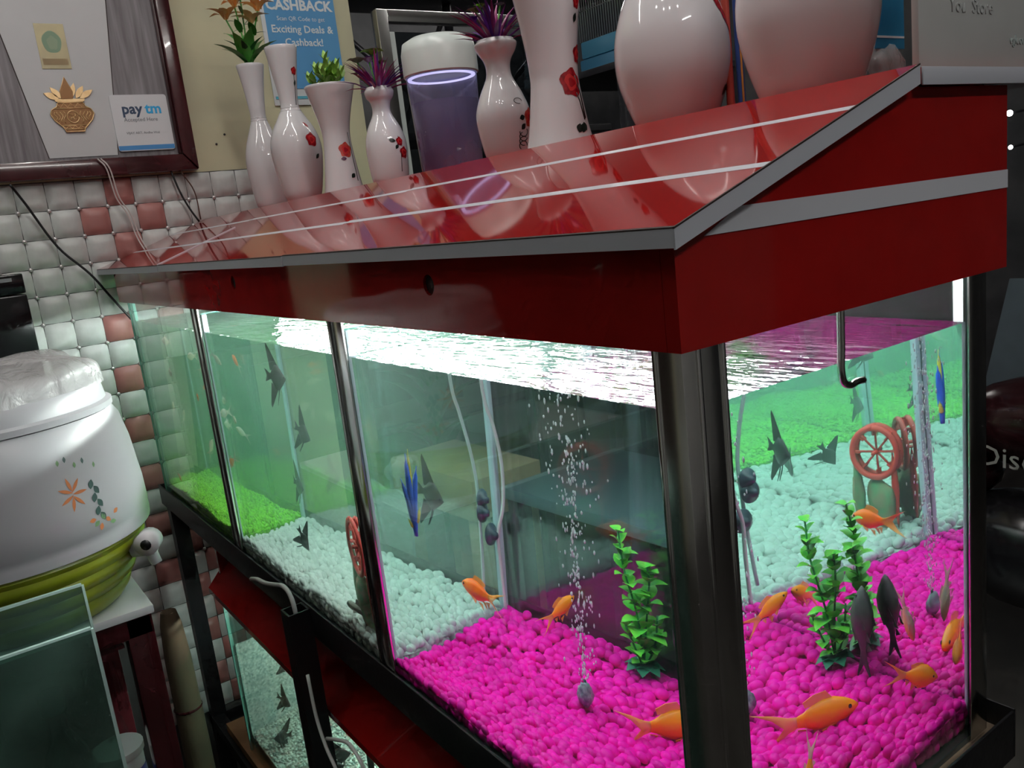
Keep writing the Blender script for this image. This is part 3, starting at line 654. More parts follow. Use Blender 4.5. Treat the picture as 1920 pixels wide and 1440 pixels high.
def vleaf(prof, s, z, L_, w, a, parent, m=None):
    pts = [(-L_ / 2 + L_ * t / 8, w * math.sin(PI * t / 8)) for t in range(9)]; pts += [(x, -y) for x, y in pts[-2:0:-1]]
    print_patch('leaf_print', prof, s, z, [(x * math.cos(a) - y * math.sin(a), x * math.sin(a) + y * math.cos(a)) for x, y in pts], m or M_vleaf, parent)
def vline(prof, s, z, pts, parent, r=.0006, m=None):
    V, F = tube_geo([surf(prof, s, z, dx, dz, .0002) for dx, dz in pts], r, 5); mesh('stem_print', V, F, m or M_vleaf, parent, True)
def vase(x, y, label, prof, neck_rings=()):
    t = thing('vase', label, 'vase', (x, y, VZ), group='white vases on the hood')
    p = catmull1(prof); top_r, top_z = p[-1]
    inner = [(r - .003, z) for r, z in p[::-1] if z > top_z - .06]
    body = p + [(top_r - .0008, top_z + .0016), (top_r - .0025, top_z + .0008)] + inner
    lathe('body', body, M_vase, t, 48)
    for z in neck_rings: lathe('neck_ring', [(rad_at(p, z) - .001, z - .0012), (rad_at(p, z) + .0007, z), (rad_at(p, z) - .001, z + .0012)], M_vase, t, 40, closed_bottom=False)
    return t, p
vA, pA = vase(.33, 1.585, 'slim-necked white vase holding orange lilies, nearest the cream wall', [(.030, 0), (.037, .02), (.045, .095), (.040, .14), (.024, .185), (.0178, .205), (.019, .235), (.024, .28), (.031, .322)], (.200, .206))
vB, pB = vase(.30, 1.318, 'tall empty white vase with narrow neck and flared mouth beside the lily vase', [(.032, 0), (.041, .025), (.0515, .095), (.046, .135), (.027, .17), (.0185, .188), (.0195, .215), (.025, .255), (.0325, .303)], (.180, .186))
vC, pC = vase(.31, 1.14, 'trumpet-shaped white vase holding a bright green succulent', [(.038, 0), (.033, .03), (.0265, .085), (.0262, .112), (.031, .14), (.039, .17), (.0464, .196)])
vD, pD = vase(.33, .985, 'small white vase holding a purple and green spiky plant', [(.028, 0), (.033, .015), (.0362, .065), (.030, .095), (.0185, .118), (.0158, .13), (.018, .142), (.0235, .15), (.0256, .159), (.0225, .165)])
vE, pE = vase(.33, .625, 'curvy white vase with black scroll print holding purple grass', [(.027, 0), (.033, .018), (.0388, .062), (.031, .09), (.0195, .113), (.0172, .126), (.0195, .138), (.027, .150), (.030, .159), (.0265, .1635)])
vF, pF = vase(.29, .455, 'tall hourglass white vase with large red rose print', [(.0425, 0), (.037, .025), (.0305, .07), (.0300, .09), (.033, .125), (.0402, .173), (.050, .225), (.058, .262)])
vG, pG = vase(.33, .297, 'big round white vase beside the rose hourglass vase', [(.042, 0), (.050, .018), (.0605, .05), (.0632, .077), (.060, .105), (.048, .138), (.030, .165), (.024, .185), (.030, .215)])
vH, pH = vase(.333, .127, 'big round white vase nearest the carton', [(.043, 0), (.050, .016), (.0605, .05), (.0650, .08), (.062, .11), (.049, .145), (.030, .172), (.024, .19), (.030, .22)])
rose(pB, .80, .118, .0125, vB); vleaf(pB, .78, .148, .014, .003, 2.2, vB, M_rose); vleaf(pB, .9, .085, .014, .004, .8, vB); rose(pB, .88, .255, .007, vB); vleaf(pB, .9, .232, .012, .003, 1.4, vB); vline(pB, .86, .2, [(0, .05), (.002, .02), (0, -.01)], vB)
rose(pC, .62, .078, .0125, vC, M_rose2); vleaf(pC, .42, .062, .011, .0035, 0, vC, mat('leaf_purple', (.09, .02, .06), .3)); vleaf(pC, .75, .03, .012, .004, .7, vC); vline(pC, .9, .05, [(0, .06), (.002, .02), (0, -.03)], vC)
vleaf(pD, .42, .073, .013, .0035, 2.9, vD); vleaf(pD, .6, .062, .010, .003, .9, vD); rose(pD, .74, .071, .0068, vD); rose(pD, .86, .052, .009, vD); vline(pD, .72, .05, [(0, .03), (.001, 0), (0, -.03)], vD)
rose(pE, .93, .055, .0125, vE, M_rose2); vleaf(pE, .66, .055, .010, .0038, .3, vE); vleaf(pE, .7, .043, .011, .0038, .8, vE)
for k in range(4): vline(pE, .72, .018 + .006 * k, [(.008 * math.cos(a * .5 + k), .006 * math.sin(a * .5 + k)) for a in range(9)], vE, .0007)
vline(pE, .62, .078, [(.007 * math.cos(a * .5), .004 * math.sin(a * .5)) for a in range(11)], vE, .0006, M_swirl)
rose(pF, .60, .072, .0150, vF); rose(pF, .93, .105, .010, vF); rose(pF, .86, .163, .0075, vF); vleaf(pF, .82, .145, .012, .0035, 1.2, vF)
for dx, dz in ((.0, .03), (-.006, .024)): vleaf(pF, .70 + dx * 20, .018, .012, .0048, 1.2, vF)
vleaf(pF, .78, .02, .011, .0045, 1.9, vF); vline(pF, .80, .04, [(-.004, .02), (0, .01), (.002, -.012)], vF, .0009); vline(pF, .84, .06, [(-.004, .02), (.003, 0), (.002, -.03)], vF, .0009)
for s, z, a in ((.86, .105, 2.2), (.93, .095, 2.2), (.78, .118, 2.0)): vleaf(pG, s, z, .030, .006, a, vG, M_rose)
vleaf(pG, .88, .032, .016, .0045, .9, vG); vleaf(pG, .95, .043, .016, .004, 1.1, vG)

# ------------------------------------------------------------------ artificial plants in the vases
def leaf_mesh(name, L_, w, m, cup=.25, droop=.3, n=5, fold=.2):
    """a leaf along +x with a midrib fold, drooping towards its tip"""
    V, F = [], []
    for i in range(n + 1):
        t = i / n; wd = w * math.sin(PI * (.08 + .92 * t) ** .8) if i < n else .0002
        z = L_ * (cup * t - droop * t * t)
        V += [(t * L_, -wd, z + fold * wd), (t * L_, 0, z), (t * L_, wd, z + fold * wd)]
    for i in range(n):
        a = i * 3; F += [(a, a + 3, a + 4, a + 1), (a + 1, a + 4, a + 5, a + 2)]
    me = bpy.data.meshes.new(name); me.from_pydata(V, [], F); me.materials.append(m); me.polygons.foreach_set('use_smooth', [True] * len(F)); return me
def put(me, name, parent, loc, az, el, s=1., roll=0.):
    o = bpy.data.objects.new(name, me); link(o, parent); o.location = loc
    o.rotation_euler = (Matrix.Rotation(az, 3, 'Z') @ Matrix.Rotation(-el, 3, 'Y') @ Matrix.Rotation(roll, 3, 'X')).to_euler(); o.scale = (s, s, s); return o
M_lg = vary(mat('leaf_green', (.08, .34, .05), .4), .4); M_lgd = vary(mat('leaf_dark', (.03, .12, .045), .4), .4); M_or = vary(mat('petal_orange', (.95, .36, .07), .45, col2=(.95, .60, .26), nscale=120), .25); M_yel = mat('petal_peach', (.92, .62, .30), .45)
M_lime = vary(mat('leaf_lime', (.27, .48, .08), .4), .35); M_pur = vary(mat('spike_purple', (.16, .035, .34), .35), .5); M_mgs = vary(mat('spike_plum', (.32, .03, .17), .35), .5); M_lil = mat('flower_lilac', (.45, .40, .60), .4)
lily = thing('lily_bunch', 'artificial orange lilies with dark green leaves in the slim vase', 'artificial flowers', (.33, 1.585, VZ + .31))
LB = leaf_mesh('leaf', .085, .017, M_lg, .5, .35); LD = leaf_mesh('leaf', .062, .007, M_lgd, .3, .35); PT = leaf_mesh('petal', .048, .0105, M_or, .55, .75); PT2 = leaf_mesh('petal', .048, .0105, M_yel, .55, .75)
for k in range(10): put(LB, 'leaf', lily, (0, 0, .012), k * .9 + .3, .45 + .25 * (k % 3), 1.)
for k in range(6): put(LD, 'leaf', lily, (0, 0, .03), k * 1.05, .5 + .2 * (k % 2), 1.)
def lily_flower(loc, me, az0, tilt):
    for k in range(6): put(me, 'petal', lily, loc, az0 + k * PI / 3, tilt + .15 * (k % 2), 1.)
for k, (sx, sz, dxy) in enumerate(((-.036, .115, .01), (.038, .125, -.01), (.004, .165, .0), (.02, .10, 0), (-.012, .14, 0))):
    b = Vector((RXY.x * sx, RXY.y * sx, sz)); tube('stem', [(0, 0, 0), b * .5 + Vector((0, 0, .01)), b], .0018, M_lg, lily, 6, 4); lily_flower(b, (PT, PT, PT2, PT2, PT)[k], k, .50)
    put(LD, 'leaf', lily, b * .75, k * 2.1, .3, .6); put(LB, 'leaf', lily, b * .6, k * 2.1 + 2, .4, .5)
suc = thing('succulent_sprig', 'bright green artificial succulent in the trumpet vase', 'artificial plant', (.31, 1.14, VZ + .185))
SL = leaf_mesh('leaf', .023, .0046, M_lime, .5, .4)
for sx, sy, h, tilt in ((0, 0, .055, 0), (-.035, .0, .022, -.7), (-.018, -.012, .035, -.35), (.020, .004, .040, .3), (.030, -.01, .024, .55), (.006, .018, .04, .1), (-.006, -.02, .03, -.1)):
    base = Vector((0, 0, 0)); tip = Vector((RXY.x * sx, RXY.y * sx, h)) + Vector((FXY.x, FXY.y, 0)) * -sy
    tube('stem', [base, tip * .6 + Vector((0, 0, .004)), tip], .0015, M_lg, suc, 5, 3)
    for k in range(12): put(SL, 'leaf', suc, base.lerp(tip, .35 + .06 * k), k * 2.4, .35 + .07 * k, 1.05)
def spiky(name, label, loc, n, L_, spread, seed, blooms):
    t = thing(name, label, 'artificial plant', loc); rr = random.Random(seed)
    for k in range(n):
        az = rr.uniform(0, 2 * PI); el = rr.uniform(spread, 1.45); me = SPK[rr.randrange(4)]; put(me, 'blade', t, (.006 * math.cos(az), .006 * math.sin(az), 0), az, el, L_ * rr.uniform(.7, 1.1))
    for dx, dz, me, s in blooms:
        p = Vector((RXY.x * dx, RXY.y * dx, dz)); tube('stem', [(0, 0, 0), p], .0012, M_lg, t, 5)
        for k in range(5): put(me, 'leaf', t, p, k * 1.26, .35, s)
    return t
SPK = [leaf_mesh('blade', 1., .045, m, .25, .35, 4, .6) for m in (M_mgs, M_pur, M_mgs, M_pur)]
RL = leaf_mesh('leaf', .018, .010, M_lime, .4, .5); RLp = leaf_mesh('leaf', .013, .008, mat('leaf_pale', (.25, .42, .25), .4), .4, .5); LLi = leaf_mesh('leaf', .008, .005, M_lil, .7, .4); LPu = leaf_mesh('leaf', .006, .004, M_pur, .9, .4)
spiky('purple_spiky_plant', 'purple and green spiky artificial plant in the small vase', (.33, .985, VZ + .155), 60, .070, .25, 3, ((-.002, .066, RL, 1.3), (-.030, .056, RLp, 1.5), (-.010, .054, LLi, 1.6), (-.010, .057, LPu, 1.5), (.010, .05, RL, .7), (-.035, .036, RLp, .8)))
spiky('purple_grass', 'plum purple artificial grass in the curvy scroll vase', (.33, .625, VZ + .154), 60, .070, .40, 4, ((-.022, .05, RL, .8), (-.014, .056, RL, .6), (.012, .055, RLp, .7), (-.026, .038, LPu, 1.4)))
# ------------------------------------------------------------------ table with the water jug at the left
JX, JY, JT = -.358, .955, .080
M_cooler = mat('jug_white', (.31, .307, .325), .3, noise=.04, nscale=5); M_olive = mat('jug_olive', (.21, .235, .012), .32, noise=.1, nscale=12)
tb = thing('side_table', 'maroon wooden table with a white top under the water jug', 'table', (-.50, 1.0, FLOOR))
def tp(o): o.location -= Vector((-.50, 1.0, FLOOR)); return o
tp(box('table_top', (-.85, .83, .068), (-.217, 1.35, .080), mat('white_laminate', (.68, .69, .72), .3), tb, .002))
for lo, hi in (((-.84, .835, .038), (-.221, .855, .068)), ((-.241, .855, .038), (-.221, 1.34, .068)), ((-.84, 1.32, .038), (-.241, 1.34, .068))): tp(box('apron', lo, hi, M_maroon, tb, .002))
for x, y in ((-.257, .835), (-.257, 1.31), (-.84, .835), (-.84, 1.31)): tp(box('leg', (x, y, FLOOR), (x + .036, y + .036, .068), M_maroon, tb, .003))
tp(box('stretcher', (-.80, .845, .026), (-.262, .857, .036), M_maroon, tb)); tp(box('shelf', (-.82, .86, -.30), (-.245, 1.33, -.285), M_maroon, tb))
jug = thing('water_jug', 'big white and olive water jug with ribbed base on the table', 'water jug', (JX, JY, JT))
lathe('base', [(.118, 0), (.128, .006), (.136, .016), (.1395, .024), (.137, .030), (.147, .038), (.1505, .046), (.148, .052), (.157, .060), (.1605, .067), (.158, .073), (.166, .081), (.1695, .088), (.168, .094), (.175, .102), (.1735, .106)], M_olive, jug, 64)
lathe('body', [(.1735, .106), (.1805, .108), (.1815, .120), (.180, .128), (.1815, .130), (.1805, .165), (.1745, .225), (.167, .262), (.160, .274), (.1585, .277)], M_cooler, jug, 64, closed_bottom=False)
lathe('rim', [(.157, .277), (.1620, .279), (.1620, .287), (.155, .290), (.152, .308), (.149, .314), (.10, .316), (.001, .316)], M_cooler, jug, 64, closed_bottom=False)
th0 = math.atan2(RXY.y, RXY.x)
# tap on the right side
td = Vector((math.cos(th0 + .05), math.sin(th0 + .05), 0)); tn = Vector((-td.y, td.x, 0)); p0 = td * .163 + Vector((0, 0, .078))
tap = tube('tap', [p0, p0 + td * .030], [.015, .015], M_plastw, jug, 14)
tube('tap_knob', [p0 + td * .030 + Vector((0, 0, .012)) - tn * .008, p0 + td * .033 + Vector((0, 0, .012)) - tn * .034], .0165, M_plastw, tap, 16); tube('tap_spout', [p0 + td * .020, p0 + td * .028 + Vector((0, 0, -.028))], [.009, .0075], M_plastw, tap, 12)
tube('knob_cap', [p0 + td * .033 + Vector((0, 0, .012)) - tn * .0342, p0 + td * .033 + Vector((0, 0, .012)) - tn * .0352], .0075, M_black, tap, 12)
# flower print on the jug
Mo, Mg, Mb_ = mat('print_orange', (.42, .14, .05), .4), mat('print_green', (.12, .22, .10), .4), mat('print_black', (.03, .06, .055), .4)
jp = [(.1805, .108), (.1815, .120), (.180, .128), (.1815, .130), (.1805, .165), (.1745, .225), (.167, .262), (.160, .274)]
def jpatch(name, s, z, L_, w, a, m):
    pts = [(-L_ / 2 + L_ * t / 6, w * math.sin(PI * t / 6)) for t in range(7)]; pts += [(x, -y) for x, y in pts[-2:0:-1]]
    print_patch(name, jp, s, z, [(x * math.cos(a) - y * math.sin(a), x * math.sin(a) + y * math.cos(a)) for x, y in pts], m, jug)
for k in range(7): a = k * 2 * PI / 7; jpatch('flower_print', .855 + .028 * math.cos(a), .192 + .013 * math.sin(a), .020, .0022, a, Mo)
for k in range(6): jpatch('leaf_print', .925 + .012 * (k % 2), .196 - .009 * k, .013, .004, 1.2 + .8 * (k % 2), Mb_)
for k in range(5): jpatch('leaf_print', .83 + .03 * k, .235 - .004 * k + .006 * (k % 2), .008, .002, 1.4, Mb_ if k % 2 else Mg)
for k in range(7): jpatch('leaf_print', .90 + .012 * k, .150 - .006 * (k % 3), .010, .003, .6 * k, Mg if k % 2 else Mo)
# crumpled clear bag over the jug lid
def bag_mat():
    m = bpy.data.materials.new('clear_bag'); N, L = nodes_of(m); b = N['Principled BSDF']; b.inputs['Base Color'].default_value = (.68, .67, .68, 1); b.inputs['Roughness'].default_value = .18
    out = N['Material Output']; t = N.new('ShaderNodeBsdfTransparent'); mx = N.new('ShaderNodeMixShader'); mx.inputs[0].default_value = .42
    L.new(t.outputs[0], mx.inputs[1]); L.new(b.outputs[0], mx.inputs[2]); L.new(mx.outputs[0], out.inputs[0])
    tc = N.new('ShaderNodeTexCoord'); n = N.new('ShaderNodeTexNoise'); n.inputs['Scale'].default_value = 26; n.inputs['Detail'].default_value = 5; n.inputs['Distortion'].default_value = 1.5; L.new(tc.outputs['Object'], n.inputs['Vector'])
    bp = N.new('ShaderNodeBump'); bp.inputs['Strength'].default_value = .8; bp.inputs['Distance'].default_value = .01; L.new(n.outputs['Fac'], bp.inputs['Height']); L.new(bp.outputs[0], b.inputs['Normal'])
    return m
n1, n2 = 26, 72; V, F = [], []
for i in range(n1):
    for k in range(n2):
        t = i / (n1 - 1); a = 2 * PI * k / n2; fold = math.sin(a * 9 + t * 4) * .5 + math.sin(a * 23 + 2) * .35 + math.sin(a * 5 - 3 * t)
        r = .150 * math.sin(min(1., t * 1.12) * PI / 2) * (1 + .03 * fold * t); z = .318 + .040 * (1 - t ** 3.0) + .005 * fold * math.sin(t * PI) - .006 * max(0, t - .9) * 10
        V.append((r * math.cos(a), r * math.sin(a), z))
for i in range(n1 - 1):
    for k in range(n2): F.append((i * n2 + k, (i + 1) * n2 + k, (i + 1) * n2 + (k + 1) % n2, i * n2 + (k + 1) % n2))
bag = mesh('plastic_bag', V, F, bag_mat(), None, True); bag.location = (JX, JY, JT); tag(bag, 'crumpled clear plastic bag spread over the jug lid', 'plastic bag')
# oddments on the lower shelf
bt = thing('dark_bottle', 'dark bottle standing on the shelf under the jug', 'bottle', (-.36, .90, -.285)); lathe('body', [(.035, 0), (.038, .005), (.038, .13), (.03, .17), (.014, .20), (.013, .235)], mat('bottle_dark', (.01, .01, .012), .2), bt, 24); lathe('cap', [(.016, .232), (.017, .236), (.017, .262), (.001, .264)], mat('cap_grey', (.25, .25, .26), .4), bt, 20)
bt = thing('white_tub', 'small white tub with blue label on the shelf under the jug', 'tub', (-.29, .95, -.285)); lathe('body', [(.030, 0), (.033, .004), (.034, .10), (.033, .104)], M_plastw, bt, 24); lathe('label_band', [(.0345, .03), (.0347, .032), (.0347, .08), (.0345, .082)], mat('label_blue', (.03, .05, .25), .4), bt, 24, closed_bottom=False); lathe('lid', [(.036, .104), (.037, .106), (.037, .116), (.001, .117)], M_plastw, bt, 24)
# tan roll behind the table leg
rl = thing('cloth_roll', 'tan rolled cloth standing on end behind the table leg', 'cloth roll', (-.098, 1.45, FLOOR))
lathe('roll', [(.026, 0), (.029, .02), (.029, .30), (.027, .50), (.022, .58), (.016, .61), (.01, .60), (.003, .585)], mat('tan_cloth', (.065, .043, .022), .85, noise=.3, nscale=12, bump=.5, bscale=15), rl, 28); lathe('tie_cord', [(.0292, .38), (.0305, .383), (.0292, .386)], M_maroon, rl, 28, closed_bottom=False)
# two loose glass sheets leaning against the table
G_green = glass_mat('green_glass', (.60, .76, .70), haze=.22, hazecol=(.14, .22, .19)); M_ge2 = mat('pale_glass_edge', (.36, .50, .47), .2)
for k, (yb, yt, zt, x1, lab) in enumerate(((.70, .770, .160, -.303, 'taller green-tinted glass sheet leaning against the table'), (.655, .720, .120, -.308, 'shorter green-tinted glass sheet leaning in front of the taller one'))):
    gs = thing('glass_sheet', lab, 'glass sheet', (-.55, yb, FLOOR), group='loose glass sheets')
    h = math.hypot(zt - FLOOR, yt - yb); gs.rotation_euler = (-math.atan2(yt - yb, zt - FLOOR), 0, 0)
    xr = x1 + .55
    box('pane', (-.30, -.005, 0), (xr, 0, h), G_green, gs)
    box('polished_edge', (-.30, -.0055, h - .0005), (xr, .0005, h + .0025), M_ge2, gs); box('polished_edge', (xr - .0005, -.0055, 0), (xr + .0025, .0005, h), M_ge2, gs)

# ------------------------------------------------------------------ fish
def loft_fish(name, secs, L_, m_body, m_fin, fin_from, fork, parent, seg=12, bend=0., plump=1.):
    """secs: (t, top, bottom, half width), all in body lengths; nose at +x"""
    V, F, MI = [], [], []
    n = len(secs)
    for i, (t, up, dn, hw) in enumerate(secs):
        if t < fin_from: w_ = 1 + (plump - 1) * math.sin(PI * min(1, t / fin_from)); up, dn, hw = up * w_, dn * w_, hw * w_
        for k in range(seg):
            a = 2 * PI * k / seg; c, s = math.cos(a), math.sin(a)
            z = (up if s > 0 else dn) * s; y = hw * c
            x = .5 - t
            if t > fin_from: x -= fork * (t - fin_from) / (1 - fin_from) * (abs(s) ** 1.5 - .45)
            y += bend * max(0, t - .4) ** 2
            V.append((x * L_, y * L_, z * L_))
    for i in range(n - 1):
        for k in range(seg): F.append((i * seg + k, i * seg + (k + 1) % seg, (i + 1) * seg + (k + 1) % seg, (i + 1) * seg + k)); MI.append(1 if secs[i][0] >= fin_from - .001 else 0)
    F.append(tuple(range(seg))); MI.append(0); 
    h = seg // 2; q4 = seg // 4
    for k in range(-q4, q4):
        r0, r1, l0, l1 = k % seg, (k + 1) % seg, (h - k) % seg, (h - k - 1) % seg
        fc = [x for x in dict.fromkeys(((n - 1) * seg + r0, (n - 1) * seg + r1, (n - 1) * seg + l1, (n - 1) * seg + l0))]
        if len(fc) > 2: F.append(tuple(fc)); MI.append(1)
    o = mesh(name, V, F, None, parent, True, [m_body, m_fin], MI)
    bm = bmesh.new(); bm.from_mesh(o.data); bmesh.ops.recalc_face_normals(bm, faces=bm.faces); bm.to_mesh(o.data); bm.free(); return o
def fin(name, pts, L_, m, parent, y=0., th=.008): return strip_card(name, [(x * L_, y * L_ - th * L_ / 2, z * L_) for x, z in pts], (0, 1, 0), th * L_, m, parent)
GF = [(0, .012, .012, .010), (.05, .055, .05, .045), (.14, .105, .09, .078), (.27, .150, .135, .095), (.40, .150, .150, .088), (.53, .115, .115, .062), (.63, .072, .07, .036), (.70, .055, .055, .022), (.76, .075, .08, .012), (.86, .14, .15, .007), (1.0, .21, .23, .004)]
AF = [(0, .012, .012, .012), (.06, .07, .08, .05), (.18, .19, .20, .075), (.36, .35, .36, .085), (.52, .34, .35, .07), (.66, .19, .20, .045), (.74, .085, .09, .028), (.80, .09, .10, .014), (.90, .15, .15, .007), (1.0, .19, .19, .004)]
SF = [(0, .02, .03, .03), (.06, .06, .05, .07), (.16, .085, .06, .095), (.32, .085, .06, .09), (.52, .065, .05, .06), (.70, .04, .035, .03), (.78, .045, .04, .015), (.9, .08, .07, .008), (1., .11, .09, .004)]
M_eye = mat('fish_eye', (.01, .01, .012), .08); M_eyer = mat('fish_eye_ring', (.75, .55, .30), .2)
def aim(o, pos, head, roll=0.):
    h = Vector(head).normalized(); up = Vector((0, 0, 1)) if abs(h.z) < .93 else Vector((0, 1, 0))
    y = up.cross(h).normalized(); z = h.cross(y)
    o.matrix_world = Matrix.Translation(pos) @ Matrix((h, y, z)).transposed().to_4x4() @ Matrix.Rotation(roll, 4, 'X')
def make_fish(name, label, kind, L_, pos, head, mb, mf, group=None, roll=0., bend=0., eyes=True, fins=True, plump=1.):
    t = thing(name, label, 'fish', group=group)
    if kind == 'gold':
        loft_fish('body', GF, L_, mb, mf, .70, .34, t, bend=bend, plump=plump)
        if fins:
            fin('dorsal_fin', [(.22, .135), (.14, .225), (.0, .215), (-.12, .165), (-.10, .11)], L_, mf, t)
            fin('anal_fin', [(-.10, -.10), (-.17, -.18), (-.20, -.08)], L_, mf, t)
            for s in (-1, 1):
                f = fin('pectoral_fin', [(.22, -.07), (.08, -.17), (.06, -.11)], L_, mf, t, s * .09); f2 = fin('pelvic_fin', [(.05, -.13), (-.07, -.23), (-.06, -.14)], L_, mf, t, s * .05)
    elif kind == 'angel':
        loft_fish('body', AF, L_, mb, mf, .74, .10, t, bend=bend)
        if fins:
            fin('dorsal_fin', [(.20, .24), (.04, .46), (-.16, .72), (-.34, .92), (-.37, .82), (-.31, .50), (-.25, .16)], L_, mf, t, th=.012)
            fin('anal_fin', [(.12, -.28), (-.04, -.50), (-.20, -.72), (-.34, -.90), (-.38, -.82), (-.31, -.48), (-.24, -.18)], L_, mf, t, th=.012)
            for s in (-1, 1): fin('ventral_feeler', [(.16, -.22), (.10, -.50), (-.02, -.80), (-.035, -.79), (.07, -.48), (.12, -.22)], L_, mf, t, s * .03, .01)
    else:
        loft_fish('body', SF, L_, mb, mf, .78, .08, t, bend=bend); fin('dorsal_fin', [(.18, .07), (.10, .18), (-.02, .15), (-.05, .05)], L_, mf, t)
        for s in (-1, 1):
            f = strip_card('pectoral_fin', [(x * L_, s * y * L_, -.03 * L_) for x, y in ((.25, .07), (.12, .21), (.08, .08))], (0, 0, 1), .01 * L_, mf, t)
    if eyes:
        ex, ez, ey = {'gold': (.40, .03, .062), 'angel': (.40, .035, .058), 'sucker': (.38, .045, .075)}[kind]
        for s in (-1, 1):
            bm = bmesh.new(); bmesh.ops.create_uvsphere(bm, u_segments=10, v_segments=6, radius=.022 * L_)
            for v in bm.verts: v.co = Vector((v.co.x + ex * L_, v.co.y * .6 + s * ey * L_, v.co.z + ez * L_))
            bm_obj('eye', bm, M_eye, t, True)
    aim(t, Vector(pos), head, roll); return t
def fin_mat(name, col, a=.62):
    m = mat(name, col, .4); N, L = nodes_of(m); out = N['Material Output']; t = N.new('ShaderNodeBsdfTransparent'); mx = N.new('ShaderNodeMixShader'); mx.inputs[0].default_value = a
    L.new(t.outputs[0], mx.inputs[1]); L.new(N['Principled BSDF'].outputs[0], mx.inputs[2]); L.new(mx.outputs[0], out.inputs[0]); return m
M_gold1 = mat('goldfish_orange', (.95, .20, .004), .32, col2=(.95, .28, .008), nscale=60); M_goldf = fin_mat('goldfish_fin', (.92, .34, .05)); M_gold2 = mat('goldfish_red', (.88, .10, .006), .32, col2=(.92, .19, .01), nscale=60)
M_calico = mat('calico_skin', (.86, .28, .02), .3, col2=(.78, .74, .68), nscale=22); M_calf = fin_mat('pale_fin', (.80, .55, .42))
M_bf = mat('black_skin', (.016, .016, .017), .4, col2=(.045, .044, .046), nscale=70); M_bff = mat('black_fin', (.012, .012, .013), .5)
M_brs = mat('brown_skin', (.12, .105, .07), .5, col2=(.06, .055, .035), nscale=80); M_pale = mat('pale_skin', (.72, .62, .48), .4, col2=(.80, .66, .50), nscale=40); M_palef = fin_mat('pale_tail', (.75, .66, .55))
gg = 'goldfish in the near compartment'
make_fish('goldfish', 'red-orange goldfish with forked tail swimming beside the partition hoses', 'gold', .088, (.188, .445, .108), (.08, .83, .02), M_gold2, M_goldf, gg, bend=.25)
make_fish('goldfish', 'orange goldfish nosing upward near the back glass beyond the bubbles', 'gold', .066, (.345, .412, .062), (.75, -.25, .42), M_gold1, M_goldf, gg)
make_fish('goldfish', 'large orange goldfish gliding low over the magenta pebbles beside the corner post', 'gold', .112, (.250, .190, .025), (.87, -.49, .0), M_gold1, M_goldf, gg, bend=-.2)
make_fish('goldfish', 'plump bright orange goldfish facing the right-hand corner post', 'gold', .066, (.335, .080, .058), (.72, -.66, -.22), M_gold1, M_goldf, gg, plump=1.35)
make_fish('goldfish', 'orange and white goldfish diving head down near the right corner', 'gold', .062, (.340, .100, .118), (.25, -.10, -.95), M_calico, M_calf, gg)
make_fish('goldfish', 'goldfish with pale raised tail nose-down close to the end glass', 'gold', .062, (.146, .052, .052), (-.25, -.1, -.95), M_gold1, M_calf, gg)
make_fish('black_moor', 'plump black fish rising head up beside the green plant', 'gold', .104, (.352, .214, .074), (.08, .02, 1), M_bf, M_bff, plump=1.3)
ga = 'black angelfish'
make_fish('angelfish', 'black angelfish with long swept fins just behind the partition', 'angel', .058, (.24, .582, .200), (.1, -1, -.2), M_bf, M_bff, ga)
make_fish('angelfish', 'small black angelfish nose-down over the white pebbles near the front glass', 'angel', .042, (.040, .838, .100), (.25, -.55, -.85), M_bf, M_bff, ga)
make_fish('angelfish', 'black angelfish right under the water surface of the middle compartment', 'angel', .060, (.12, .92, .345), (.6, -.7, -.1), M_bf, M_bff, ga)
make_fish('angelfish', 'dim black angelfish at mid depth in the cloudy middle water', 'angel', .050, (.22, .944, .240), (.2, -.8, -.4), M_bf, M_bff, ga)
make_fish('angelfish', 'dim black angelfish low in the middle compartment near the green gravel', 'angel', .050, (.30, 1.075, .115), (-.2, -.9, -.2), M_bf, M_bff, ga)
make_fish('sucker_fish', 'brown sucker fish resting on the white pebbles at the front glass', 'sucker', .092, (.022, .640, .047), (.02, 1, -.05), M_brs, mat('brown_fin', (.16, .14, .11), .5))
SP = [(.05, 1.478, .376), (.12, 1.372, .348), (.03, 1.475, .309), (.10, 1.195, .358), (.04, 1.524, .226), (.2, 1.62, .182), (.06, 1.327, .271), (.09, 1.291, .293), (.15, 1.242, .269), (.07, 1.165, .259), (.18, 1.275, .213), (.11, 1.16, .245), (.05, 1.289, .173), (.03, 1.589, .058), (.06, 1.17, .165), (.2, 1.217, .203), (.25, 1.457, .31), (.20, 1.182, .344)]
where = ['highest of the far compartment near the far end glass', 'under the surface midway along the far compartment', 'close to the front glass by the far corner', 'high beside the partition strip', 'at mid height by the far corner', 'deep in the far corner', 'orange-backed one in the middle of the far compartment', 'with orange spot near the partition strip', 'round one in mid water past the partition', 'round one right at the partition', 'lower round one past the partition', 'at mid height hugging the partition', 'low one near the partition strip', 'orange one just above the green gravel in the far corner', 'orange one low beside the partition', 'slim one deep behind the partition', 'far one near the back glass', 'orange one high near the back glass']
for k, p in enumerate(SP):
    a = R.uniform(0, 6.28); el = R.uniform(-.6, .6)
    org = k in (6, 7, 13, 14, 17)
    make_fish('small_fish', ('small orange fish, ' if org else 'small pale fish, ') + where[k], 'gold', .048 + .014 * R.random(), p, (math.cos(a), math.sin(a), el), M_gold2 if org else M_pale, M_palef, 'small fish in the green compartment', eyes=True, fins=k % 2 == 0)

